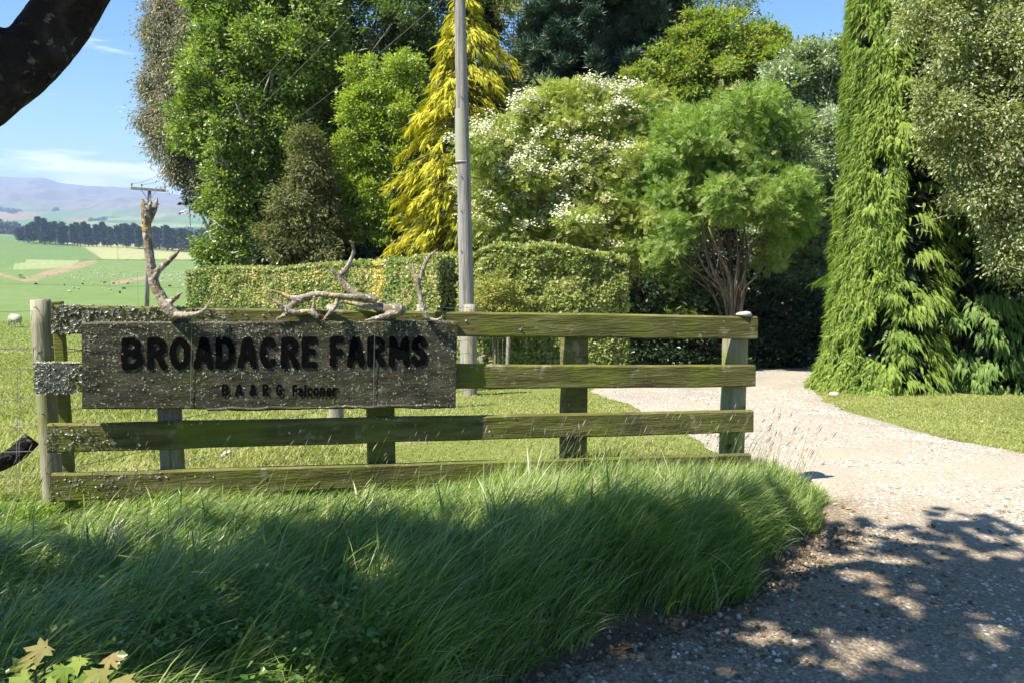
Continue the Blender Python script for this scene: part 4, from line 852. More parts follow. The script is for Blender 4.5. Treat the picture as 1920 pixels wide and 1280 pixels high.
# leaflets of a rowan: a short feather
_b = []
for k in range(4):
    for s in (-1, 1): _b.append((frames(np.array([[s*.8, .55, -.1]]), np.array([[0, 0, 1.]]))[0], (0, .15+.2*k, -.05*k), .42))
_b.append((np.eye(3), (0, .75, -.2), .42))
ROWAN = multi(LEAF_V*np.array([.55, 1, 1]), LEAF_F, _b)
def blobs_px(lst, Y0):
    out = []
    for b_ in lst:
        px, py, rx, ry = b_[:4]; Yb = Y0+(b_[4] if len(b_) > 4 else 0); c = P(px, py, Yb); s = Yb/FP
        out.append((c, np.array([rx*s, max(min(rx, ry)*s*0.9, 0.5), ry*s])))
    return out
def ragged(n, xr, yr, r0, r1, seed, ok=None):
    q = np.random.default_rng(seed); out = []
    while len(out) < n:
        x, y = q.uniform(*xr), q.uniform(*yr)
        if ok is None or ok(x, y): r = r0+(r1-r0)*q.random()**1.5; out.append((x, y, r*(0.9+.4*q.random()), r*(0.75+.35*q.random()), q.normal()*0.7))
    return out
def clumps(blobs, dens, shell=(0.72, 1.08), back=0.35, inner=0.25, seed=0):
    """clump centres with outward directions, spread over the blobs' skins"""
    r_ = np.random.default_rng(seed+11); Cc, Dd = [], []
    for i, (c, r) in enumerate(blobs):
        area = 4*math.pi*((r[0]*r[1])**1.6/3+(r[0]*r[2])**1.6/3+(r[1]*r[2])**1.6/3)**(1/1.6); n_ = max(6, int(area*dens))
        d = unit(r_.normal(size=(n_, 3))); f = shell[0]+(shell[1]-shell[0])*r_.random(n_); inn = r_.random(n_) < inner; f = np.where(inn, f*0.6, f)
        p = c+d*r*f[:, None]; k = (d[:, 1] < 0.25) | (r_.random(n_) < back)
        for j, (c2, r2) in enumerate(blobs):
            if j != i: k &= ~((((p-c2)/(r2*0.72))**2).sum(1) < 1) | inn
        Cc.append(p[k]); Dd.append(unit(d*1.0/r)[k] if False else d[k])
    return np.concatenate(Cc), np.concatenate(Dd)
def crown(name, parent, mat, Cc, Dd, per, cr, size, tpl=(LEAF_V, LEAF_F), up=0.35, out=0.6, jit=0.8, droop=0.0, flat=0.65, seed=0, cvar=0.5, sz_j=0.5, holes=None):
    r_ = np.random.default_rng(seed+5); n_ = len(Cc)
    if len(tpl[1]) == 1 and parent is not None and n_ > 40: size = size*1.12; cr = cr*0.72; per = int(per*1.35); jit = jit*0.75; cvar = max(cvar, .5)
    K = n_*per; w = np.repeat(np.arange(n_), per)
    sc_ = (0.6+0.8*r_.random(n_))[w]
    off = r_.normal(size=(K, 3))*cr*sc_[:, None]*np.array([1, 1, flat])*0.55
    p = Cc[w]+off
    if holes is not None:
        kp = np.ones(K, bool); sv = np.array(SUN)
        for g_, hr in holes:
            q_ = p-g_; q_ = q_-(q_@sv)[:, None]*sv; hr = hr*(0.72 if hr < .16 else .85); kp &= (q_**2).sum(1) > (hr*(1+0.35*vn(q_[:, 0]*6, q_[:, 1]*6+hr*50)))**2
        p, w, off = p[kp], w[kp], off[kp]; K = len(p)
    nrm = unit(Dd[w]*out+np.array([0, 0, up])+r_.normal(size=(K, 3))*jit*0.55)
    dr = unit(Dd[w]*0.5+off/cr*0.6+r_.normal(size=(K, 3))*jit*0.6+np.array([0, 0, -droop]))
    R = frames(dr, nrm); s = size*(1-sz_j/2+sz_j*r_.random(K))
    V, F = inst(tpl[0], tpl[1], p, R, s)
    cvv = r_.random(n_)[w]*cvar+r_.random(K)*(1-cvar)
    return mesh_np(name, V, F, mat, parent, var=np.repeat(cvv, len(tpl[1])))
def limbs(name, parent, mat, base, toppt, r0, Cc, nlimb=16, seed=0, lean=None, rl_=0.35, start=(0.15, 0.9), twigs=True):
    r_ = np.random.default_rng(seed+3); mb = MB(); base = np.array(base, float); toppt = np.array(toppt, float)
    t = np.linspace(0, 1, 9); wob_ = np.c_[np.cumsum(r_.normal(size=9))*0.05*r0*3, np.cumsum(r_.normal(size=9))*0.05*r0*3, np.zeros(9)]; wob_[0] = 0
    tr = base*(1-t[:, None])+toppt*t[:, None]+wob_; tr[0, 2] -= 0.3
    mb.tube(tr, r0*(1.12-0.95*t**0.9), 10, jit=0.04)
    if len(Cc):
        for q in r_.choice(len(Cc), min(nlimb, len(Cc)), replace=False):
            c = Cc[q]; ts = np.clip((c[2]-base[2])/(toppt[2]-base[2])*0.75-0.12, start[0], start[1]); a = np.array([np.interp(ts, t, tr[:, k]) for k in range(3)])
            m1 = a*0.6+c*0.4+np.array([0, 0, .12*np.linalg.norm(c-a)])+r_.normal(size=3)*0.08; ra = r0*(1.05-0.9*ts)*(0.3+rl_*r_.random())
            mb.tube(spline([a, m1, c], 3), np.linspace(ra, ra*0.22, 7), 5)
            if twigs:
                for _ in range(2):
                    e_ = m1*0.4+c*0.6; f_ = e_+r_.normal(size=3)*0.45+np.array([0, 0, .2]); mb.tube([e_, (e_+f_)/2+r_.normal(size=3)*.05, f_], [ra*.35, ra*.25, ra*.12], 4)
    return mb.build(name, mat, parent, smooth=True)
def tree(name, label, cat, Y0, blobs, leafmat, dens, per, cr, size, trunk_px=None, r0=0.18, barkm='trunk', seed=0, group=None, nlimb=16, top=0.75, kw=None, ck=None, tw=True):
    bl = blobs_px(blobs, Y0); rs_ = np.random.default_rng(seed+77); sat = []
    for c, r in bl:
        for _ in range(4):
            dq = unit(rs_.normal(size=3)+np.array([0, -.2, .35])); f_ = 0.22+0.24*rs_.random(); sat.append((c+dq*r*(0.95+.25*rs_.random()), r*f_*np.array([1, 1, 1+.5*rs_.random()])))
    Cc, Dd = clumps(bl+sat, dens, seed=seed, **(ck or {}))
    cx = trunk_px if trunk_px is not None else np.mean([b_[0] for b_ in blobs]); bx = (cx-960)/FP*Y0; b0 = (bx, Y0, gz1(bx, Y0))
    zt = max(c[2]+r[2]*0.2 for c, r in bl); t = thing(name, label, cat, b0, group)
    cmx = np.mean([c[0] for c, r in bl]); tp_ = (bx*0.5+cmx*0.5, Y0, b0[2]+(zt-b0[2])*min(1, top+0.2))
    limbs('trunk', t, M[barkm], b0, tp_, r0, Cc, nlimb, seed, twigs=tw)
    crown('crown', t, leafmat, Cc, Dd, per, cr, size, seed=seed, **(kw or {}))
    return t, Cc, Dd
FM = foliage
M['palestem'] = noisy('stem_bark', [(0.3, (0.09, 0.07, 0.05)), (0.7, (0.27, 0.225, 0.17))], 4.0, (3, 3, .6), bump=.5)
f_green = FM('green_leaves', [(0.030, 0.065, 0.012), (0.055, 0.105, 0.020), (0.085, 0.145, 0.030), (0.13, 0.19, 0.05)], rough=0.35, spec=0.5, gain=(3.1, 2.3, 2.1))
f_dark = FM('dark_leaves', [(0.018, 0.040, 0.010), (0.035, 0.070, 0.016), (0.055, 0.095, 0.028), (0.09, 0.13, 0.05)], rough=0.35, spec=0.5, gain=(3.3, 2.5, 2.4))
f_grey = FM('grey_leaves', [(0.055, 0.056, 0.036), (0.100, 0.100, 0.066), (0.14, 0.145, 0.095), (0.20, 0.125, 0.07), (0.28, 0.28, 0.24)], rough=0.4, spec=0.5, trans=0.2, tcol=(1.2, 1.1, .7), gain=(1.75, 2.0, 1.3))
f_olive = FM('olive_leaves', [(0.045, 0.060, 0.016), (0.085, 0.100, 0.028), (0.13, 0.135, 0.045), (0.19, 0.16, 0.07)], rough=0.45, gain=(2.1, 1.9, 1.7))
f_lime = FM('lime_leaves', [(0.070, 0.135, 0.018), (0.115, 0.200, 0.025), (0.165, 0.250, 0.035), (0.23, 0.31, 0.06)], rough=0.4, spec=0.4, gain=(2.1, 1.65, 1.4))
f_maple = FM('spring_leaves', [(0.085, 0.150, 0.018), (0.135, 0.205, 0.024), (0.185, 0.245, 0.035), (0.25, 0.24, 0.07)], rough=0.45, trans=0.42, gain=(1.6, 1.4, 1.4))
f_rowan = FM('rowan_leaves', [(0.045, 0.090, 0.018), (0.080, 0.140, 0.028), (0.125, 0.185, 0.040), (0.19, 0.23, 0.07)], rough=0.45, trans=0.35, gain=(3.6, 2.6, 2.4))
f_gold = FM('golden_sprays', [(0.14, 0.17, 0.015), (0.33, 0.31, 0.018), (0.50, 0.43, 0.025), (0.62, 0.54, 0.06)], rough=0.6, trans=0.25, tcol=(1.1, 1.1, .4), gain=(1.24, 1.36, 1.0))
f_fir = FM('fir_needles', [(0.012, 0.024, 0.020), (0.024, 0.042, 0.036), (0.045, 0.065, 0.058), (0.075, 0.095, 0.085)], rough=0.5, trans=0.1, gain=(2.0, 2.1, 1.15))
f_silver = FM('silver_leaves', [(0.040, 0.068, 0.026), (0.075, 0.110, 0.045), (0.125, 0.165, 0.08), (0.27, 0.31, 0.20)], rough=0.3, spec=0.5, gain=(2.7, 2.4, 2.2))
f_birch = FM('birch_leaves', [(0.095, 0.130, 0.030), (0.145, 0.185, 0.045), (0.20, 0.235, 0.075), (0.33, 0.36, 0.18)], rough=0.3, spec=0.5, trans=0.4, gain=(1.7, 1.55, 1.7))
f_red = FM('coppery_leaves', [(0.09, 0.04, 0.02), (0.16, 0.08, 0.04), (0.14, 0.12, 0.05)], rough=0.4)
f_cyp = FM('cypress_sprays', [(0.085, 0.150, 0.018), (0.145, 0.225, 0.024), (0.205, 0.290, 0.035), (0.28, 0.345, 0.055)], rough=0.5, trans=0.3, gain=(1.2, 1.17, 1.15))
f_deep = FM('deep_leaves', [(0.012, 0.026, 0.009), (0.022, 0.044, 0.014), (0.040, 0.070, 0.024), (0.075, 0.11, 0.05)], rough=0.3, spec=0.5, trans=0.2, gain=(1.0, 1.0, 0.9))  # near-black greens: dark shrubs, plus painted shade inside and between crowns
f_hedge = FM('hedge_leaves', [(0.045, 0.090, 0.022), (0.085, 0.140, 0.035), (0.165, 0.200, 0.055), (0.29, 0.29, 0.12), (0.42, 0.36, 0.10)], rough=0.4, spec=0.4, gain=(1.9, 1.75, 1.7))
f_flow = varmat('blossom', [(0.38, 0.42, 0.22), (0.56, 0.56, 0.36), (0.68, 0.66, 0.48)]); f_pink = varmat('pink_blossom', [(0.42, 0.05, 0.10), (0.62, 0.13, 0.20)])

tree('gum_tree', 'tall grey-brown gum tree at the left edge of the plantation, drooping narrow leaves', 'tree', 31.0,
     [(352, -90, 70, 90), (345, 10, 50, 60), (325, 80, 45, 48), (318, 150, 44, 44), (306, 215, 34, 50), (330, 265, 45, 42), (358, 310, 42, 36), (388, 345, 26, 26), (400, 40, 60, 90), (380, 180, 60, 90)],
     f_grey, 12, 66, 0.40, 0.125, 420, 0.25, 'palebark', 1, kw=dict(tpl=(NARROW_V*np.array([1.1, 1, 1]), LEAF_F), droop=0.9, cvar=0.4, flat=1.0), nlimb=22)
tree('broadleaf_tree', 'large dense mid-green tree filling the left of the grove down to the hedge', 'tree', 28.0,
     [(450, -40, 90, 100), (470, 70, 85, 90), (405, 150, 60, 75), (385, 235, 58, 60), (450, 230, 90, 90), (520, 130, 90, 90), (560, 40, 80, 90), (560, 230, 70, 80), (445, 330, 60, 70), (500, 330, 60, 70), (440, 415, 48, 60), (490, 430, 50, 60), (430, 480, 40, 40), (600, 120, 60, 70), (590, 300, 50, 60)],
     f_green, 6.5, 62, 0.42, 0.125, 520, 0.32, 'palebark', 2, kw=dict(cvar=0.45), nlimb=34)
tree('broadleaf_tree', 'dark leafy tree behind the others with a pale bare trunk showing near the top', 'tree', 32.0,
     [(650, -60, 110, 90), (700, 30, 95, 70), (790, 0, 90, 80), (650, 90, 55, 60), (620, 190, 60, 70), (800, 90, 70, 60), (640, 300, 60, 80), (720, 120, 60, 50), (830, 180, 50, 90), (600, 400, 70, 70)],
     f_dark, 5.5, 55, 0.45, 0.13, 607, 0.30, 'palebark', 3, nlimb=34)
tree('conifer', 'small olive-brown feathery conifer squeezed between the two big green trees', 'tree', 25.5,
     [(572, 275, 24, 36), (585, 330, 40, 42), (560, 385, 48, 46), (600, 415, 40, 50), (540, 450, 44, 44), (610, 470, 40, 40)],
     FM('dark_olive', [(0.08, 0.10, 0.02), (0.14, 0.155, 0.035), (0.21, 0.21, 0.06), (0.29, 0.25, 0.10)]), 15, 40, 0.26, 0.13, 580, 0.12, 'trunk', 4, kw=dict(tpl=FROND_S, up=0.6, droop=0.1), tw=False)
tree('broadleaf_tree', 'bright fresh-green bushy tree left of the yellow tree', 'tree', 26.5,
     [(715, 160, 62, 48), (680, 215, 46, 46), (760, 205, 55, 52), (715, 275, 62, 52), (780, 290, 40, 50), (670, 345, 40, 34), (705, 375, 66, 48), (650, 410, 34, 28), (690, 430, 60, 36), (750, 420, 40, 50)],
     f_lime, 11, 46, 0.30, 0.095, 720, 0.13, 'palebark', 5, nlimb=22)
# golden conifer and the fir: tiers of boughs carrying sprays
def conifer(name, label, Y0, pxc, prof, leafmat, tiers, per_tier, spray, tpl, seed, r0=0.14, droop=0.35, nspray=26, rise=0.25, par_l='crown', spread=0.30, thick=0.22, upn=0.8):
    """prof: list of (py, half width px)"""
    r_ = np.random.default_rng(seed); bx = (pxc-960)/FP*Y0; b0 = np.array([bx, Y0, gz1(bx, Y0)]); t = thing(name, label, 'tree', tuple(b0))
    pys = [p[0] for p in prof]; mb = MB(); ztop = P(pxc, pys[0], Y0)[2]
    mb.tube([b0-[0, 0, .3], (b0+[bx*0, 0, 0])*0.5+np.array([bx, Y0, ztop])*0.5, [bx, Y0, ztop]], [r0, r0*.6, .02], 10)
    Ps, Ds, Nn, Ss, Vr = [], [], [], [], []
    for k in range(tiers):
        py = pys[0]+(pys[-1]-pys[0])*((k+0.5*r_.random())/tiers)**0.85; hw_l = np.interp(py, pys, [p[1] for p in prof])/FP*Y0; hw_r = np.interp(py, pys, [p[-1] for p in prof])/FP*Y0; hw = max(hw_l, hw_r); zc = P(pxc, py, Y0)[2]
        nb = max(4, int(per_tier*(0.35+0.65*hw/max(p[1] for p in prof)*FP/Y0)))
        for j in range(nb):
            a = r_.random()*2*math.pi; back_ = math.sin(a) > 0.35
            if back_ and r_.random() < 0.5: continue
            L = ((hw_l if math.cos(a) < 0 else hw_r)*abs(math.cos(a))+min(hw_l, hw_r)*(1-abs(math.cos(a))))*(0.68+0.46*r_.random()); d = np.array([math.cos(a), math.sin(a)*1.0, 0]); tt = np.linspace(0, 1, 6)[:, None]
            br = np.array([bx, Y0, zc])+d*L*tt+np.array([0, 0, 1])*(rise*L*tt-droop*L*tt**2.2)
            mb.tube(br, np.linspace(0.03, 0.006, 6)*(0.5+L/3), 4, cap=False)
            ns = int(nspray*(0.4+0.6*L/2.2)); u = 1-(r_.random(ns)**1.6)*0.75
            pos = np.stack([np.interp(u, tt[:, 0], br[:, q]) for q in range(3)], -1)
            sd_ = np.cross(d, [0, 0, 1]); wsd = (r_.random(ns)*2-1)*spread*(1.15-u)*L*0.9+r_.normal(size=ns)*0.05
            pos = pos+sd_*wsd[:, None]+np.array([0, 0, 1])*(r_.normal(size=ns)*thick*0.25-np.abs(wsd)*.25)[:, None]
            dd_ = unit(d*1.0+sd_*(wsd/max(L, .3)*2.0)[:, None]+r_.normal(size=(ns, 3))*0.28+np.array([0, 0, -droop*0.9])*1.0)
            Ps.append(pos); Ds.append(dd_); Nn.append(unit(np.array([0, 0, upn])+d*0.35+r_.normal(size=(ns, 3))*0.3)); Ss.append(spray*(0.65+0.7*r_.random(ns))*(0.55+0.6*u)); Vr.append(np.full(ns, r_.random())*0.5+0.5*r_.random(ns))
    mb.build('trunk', M['trunk'], t, smooth=True)
    Pp, Dd, Nn, S, Vv = map(np.concatenate, (Ps, Ds, Nn, Ss, Vr)); V, F = inst(tpl[0], tpl[1], Pp, frames(Dd, Nn), S)
    mesh_np(par_l, V, F, leafmat, t, var=np.repeat(Vv, len(tpl[1]))); print(name, len(Pp)); return t
conifer('golden_conifer', 'bright golden-yellow conifer with drooping sprays behind the power pole', 24.2, 874,
        [(-34, 4, 6), (0, 12, 24), (60, 42, 58), (110, 56, 92), (160, 72, 96), (200, 100, 60), (240, 92, 44), (270, 116, 34), (320, 134, 32), (360, 116, 34), (410, 136, 34), (480, 150, 44), (560, 130, 40)], f_gold, 36, 17, 0.27, FROND, 21, nspray=62, droop=0.66, rise=0.42, thick=0.24)
conifer('fir_tree', 'dark blue-green fir rising behind the flowering tree, dense tiered boughs', 30.0, 1130,
        [(-330, 10), (-200, 60), (-60, 120), (0, 140), (70, 148), (130, 150), (190, 130), (260, 120), (330, 110)], f_fir, 34, 22, 0.24, ROS, 22, r0=0.3, nspray=110, droop=0.20, rise=0.10, spread=0.42, thick=0.5, upn=1.0)
tree('broadleaf_tree', 'coppery brown tree top peeping out right of the golden conifer tip', 'tree', 33.0, [(915, 0, 34, 50), (925, -60, 40, 60), (900, 50, 30, 40), (900, 130, 40, 60)], f_red, 7, 40, 0.4, 0.14, 915, 0.15, 'trunk', 31, kw=dict(droop=.5))
tree('birch_tree', 'thin pale birch top against the sky left of the dark fir', 'tree', 32.0, [(968, 40, 26, 50), (985, 100, 34, 40), (960, -30, 30, 50), (965, 160, 40, 50), (1000, 170, 40, 60)], f_birch, 6, 30, 0.4, 0.10, 965, 0.12, 'palebark', 32)
tree('shrub', 'tall dull olive shrub between the golden conifer and the flowering tree', 'shrub', 25.0, [(935, 175, 40, 40), (960, 230, 46, 50), (905, 250, 40, 60), (930, 310, 50, 60), (905, 400, 40, 70), (910, 460, 40, 50)], f_olive, 10, 42, 0.3, 0.09, 930, 0.10, 'trunk', 33)
tree('birch_tree', 'airy birch crown against the sky right of the dark fir', 'tree', 33.0, [(1330, 20, 60, 44), (1375, 40, 46, 40), (1300, -40, 60, 50), (1385, -10, 44, 36), (1340, 90, 50, 50), (1400, 100, 34, 40)], f_birch, 5.0, 30, 0.5, 0.105, 1335, 0.14, 'palebark', 34, nlimb=26)
tree('maple_tree', 'fresh yellow-green maple sloping up in front of the dark fir', 'tree', 27.0,
     [(1350, 70, 60, 46), (1390, 110, 60, 46), (1470, 140, 56, 40), (1320, 95, 60, 46), (1265, 130, 55, 40), (1210, 165, 46, 34), (1340, 160, 80, 50), (1260, 200, 80, 44), (1180, 190, 30, 24), (1420, 190, 60, 48), (1430, 135, 40, 34), (1360, 240, 90, 50), (1290, 290, 90, 60), (1450, 250, 50, 50)] + ragged(34, (1160, 1560), (20, 250), 12, 36, 16, lambda x, y: (y > 190-(x-1160)*1.0 if x < 1310 else y > 40+(x-1310)*.36)),
     f_maple, 9.5, 48, 0.32, 0.11, 1350, 0.16, 'palebark', 35, nlimb=26)
T8, C8, D8 = tree('rowan_tree', 'broad spreading tree covered in creamy white flower clusters above the hedge', 'tree', 21.5,
     [(985, 255, 60, 42), (1060, 215, 66, 44), (1140, 230, 70, 46), (1215, 225, 60, 40), (950, 325, 54, 56), (1020, 320, 74, 62), (1110, 310, 80, 64), (1200, 310, 76, 60), (940, 410, 44, 54), (1010, 415, 70, 54), (1100, 405, 80, 56), (1190, 400, 60, 60), (1225, 480, 46, 70), (1190, 540, 40, 60), (1150, 470, 60, 50), (1060, 180, 30, 22)] + ragged(26, (900, 1260), (165, 430), 16, 40, 15, lambda x, y: y > 175+abs(x-1075)*.38),
     f_rowan, 11, 17, 0.27, 0.20, 1110, 0.12, 'trunk', 36, kw=dict(tpl=ROWAN, jit=0.9), nlimb=46)
r_ = np.random.default_rng(99); k = (D8[:, 1] < 0.2) & (D8[:, 2] > -0.25) & (C8[:, 0] < (1250-960)/FP*21.5) & (C8[:, 2] > P(0, 480, 21.5)[2]) & (r_.random(len(C8)) < 1.0*np.clip(0.45+1.1*fbm(C8[:, 0]*.8, C8[:, 2]*.8, 2)-0.25*(C8[:, 0]-1.0)/3, 0.04, 1))
fc = C8[k]+D8[k]*0.30+np.array([0, -.06, .06]); per = 60; w = np.repeat(np.arange(len(fc)), per); K = len(w); disc = r_.normal(size=(K, 3))*np.array([.5, .5, .28])*0.25; S = 0.048+0.026*r_.random(K)
V, F = inst(LEAF_V*np.array([1.6, 1, 1])-np.array([0, .5, 0]), LEAF_F, fc[w]+disc, frames(r_.normal(size=(K, 3))*np.array([1, 1, .3]), np.tile([0, -.6, .8], (K, 1))+r_.normal(size=(K, 3))*.3), S)
o = mesh_np('blossom', V, F, f_flow, T8, var=r_.random(K)); o['kind'] = 'stuff'; o['label'] = 'creamy white flower clusters'; print('flowers', k.sum())
# many-stemmed rowan with its bare fanning stems
bl = ragged(66, (1205, 1490), (150, 455), 16, 42, 14, lambda x, y: y > 160+abs(x-1385)*0.50 and y < 450-60*math.exp(-((x-1375)/45)**2) and not (1395 < x < 1450 and 215 < y < 330)) + [(1262, 520, 20, 22), (1240, 480, 24, 30), (1282, 560, 22, 14), (1260, 585, 20, 14), (1450, 470, 18, 26)]
t, Cc, Dd = tree('rowan_tree', 'many-stemmed tree with bare reddish stems fanning up behind the right fence post', 'tree', 20.6, bl, FM('fresh_rowan', [(0.11, 0.19, 0.03), (0.20, 0.31, 0.045), (0.30, 0.41, 0.07), (0.44, 0.42, 0.13)], rough=.45, trans=.35), 12, 16, 0.25, 0.185, 1378, 0.10, 'trunk', 37, kw=dict(tpl=ROWAN, jit=0.9), nlimb=6)
mb = MB(); r_ = np.random.default_rng(5); b0 = np.array(t.location)
for k in range(30):
    a = r_.random(); tx = 1235+215*a+r_.normal()*8; ty = 400+70*abs(a-.45)+r_.normal()*18; e_ = P(tx, ty, 20.2+r_.normal()*0.5); dpt = r_.normal()*.12
    m1 = P(1378+(tx-1378)*0.22+r_.normal()*6, 575-r_.random()*35, 20.3+dpt); m2 = P(1378+(tx-1378)*0.65+r_.normal()*8, 500+r_.normal()*10, 20.2+dpt*2); rr0 = 0.018+0.040*r_.random()**2
    mb.tube(spline([b0+np.array([r_.normal()*.10, r_.normal()*.08, -.1]), m1, m2, e_], 4), np.linspace(rr0*1.2, rr0*.3, 13), 6, jit=.04)
    for _ in range(2): f_ = m2*.5+e_*.5+r_.normal(size=3)*.3; mb.tube([m2*.6+e_*.4, f_], [rr0*.35, .006], 4)
mb.build('stems', M['palestem'], t, smooth=True)['label'] = 'fan of slim bare stems'
tree('broadleaf_tree', 'silvery grey-green leafy tree between the bare stems and the tall cypress', 'tree', 23.5,
     [(1500, 130, 46, 34), (1545, 140, 50, 40), (1580, 170, 40, 50), (1460, 190, 40, 34), (1560, 210, 46, 44), (1500, 230, 50, 44), (1565, 290, 50, 60), (1490, 310, 50, 46), (1550, 370, 50, 60), (1480, 390, 50, 46), (1445, 440, 34, 30), (1510, 450, 60, 50), (1570, 460, 40, 60), (1490, 525, 60, 40), (1450, 500, 34, 30), (1555, 545, 46, 40)] + ragged(16, (1440, 1590), (95, 420), 14, 34, 17),
     f_silver, 10, 46, 0.32, 0.095, 1535, 0.14, 'palebark', 38, nlimb=30)
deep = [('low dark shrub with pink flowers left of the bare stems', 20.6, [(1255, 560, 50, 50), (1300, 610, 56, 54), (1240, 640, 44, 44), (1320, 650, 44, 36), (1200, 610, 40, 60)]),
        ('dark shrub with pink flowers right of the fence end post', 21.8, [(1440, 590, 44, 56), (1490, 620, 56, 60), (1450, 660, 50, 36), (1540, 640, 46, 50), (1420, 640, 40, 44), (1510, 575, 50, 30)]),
        ('fill shrub coloured near-black for the deep shade behind the left part of the hedge', 27.0, [(560, 470, 60, 40), (620, 480, 60, 40), (520, 490, 50, 40), (660, 450, 40, 60)]),
        ('fill shrub coloured near-black for the shade under the golden conifer', 26.5, [(760, 470, 60, 50), (700, 490, 50, 40), (830, 480, 50, 60), (780, 380, 50, 70)]),
        ('fill bush coloured near-black for the shaded gap under the white-flowered tree', 24.2, [(950, 470, 60, 60), (1040, 480, 70, 60), (1140, 500, 70, 70), (1210, 560, 60, 80), (1120, 600, 60, 60), (900, 460, 40, 60)]),
        ('thicket coloured near-black for the shade behind the bare stems', 27.0, [(1330, 480, 70, 80), (1400, 460, 70, 80), (1300, 560, 60, 60), (1380, 570, 60, 60), (1440, 520, 60, 60), (1360, 650, 80, 40), (1500, 660, 70, 30), (1570, 620, 40, 70), (1480, 440, 60, 60)]),
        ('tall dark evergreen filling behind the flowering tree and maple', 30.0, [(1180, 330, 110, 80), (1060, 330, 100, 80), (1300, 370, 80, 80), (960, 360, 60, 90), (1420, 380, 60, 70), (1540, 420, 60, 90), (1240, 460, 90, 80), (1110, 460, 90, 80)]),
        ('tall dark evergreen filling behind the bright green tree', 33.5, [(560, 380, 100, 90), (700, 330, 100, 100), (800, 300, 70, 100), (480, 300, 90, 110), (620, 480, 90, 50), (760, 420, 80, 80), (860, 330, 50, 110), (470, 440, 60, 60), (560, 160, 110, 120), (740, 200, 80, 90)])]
for i, (lb, Yd, bl) in enumerate(deep):  # flowerless ones are fill, coloured for the black shade between the trees
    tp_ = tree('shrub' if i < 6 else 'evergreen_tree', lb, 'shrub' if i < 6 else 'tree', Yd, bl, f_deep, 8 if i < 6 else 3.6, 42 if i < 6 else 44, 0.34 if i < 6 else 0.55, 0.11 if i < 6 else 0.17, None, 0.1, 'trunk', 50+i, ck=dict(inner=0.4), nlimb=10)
    if i < 2:
        t, Cc, Dd = tp_; r_ = np.random.default_rng(i); k = (Dd[:, 1] < -.2) & (r_.random(len(Cc)) < 0.05); fc = Cc[k]+Dd[k]*.2; w = np.repeat(np.arange(len(fc)), 14); K = len(w)
        V, F = inst(LEAF_V-np.array([0, .5, 0]), LEAF_F, fc[w]+r_.normal(size=(K, 3))*.04, frames(r_.normal(size=(K, 3)), r_.normal(size=(K, 3))), np.full(K, .07)); o = mesh_np('blossom', V, F, f_pink, t, var=r_.random(K)); o['kind'] = 'stuff'; o['label'] = 'scattered pink flowers'
mb = MB(); r_ = np.random.default_rng(8)

# ---------------------------------------------------------------- tall cypress on the right

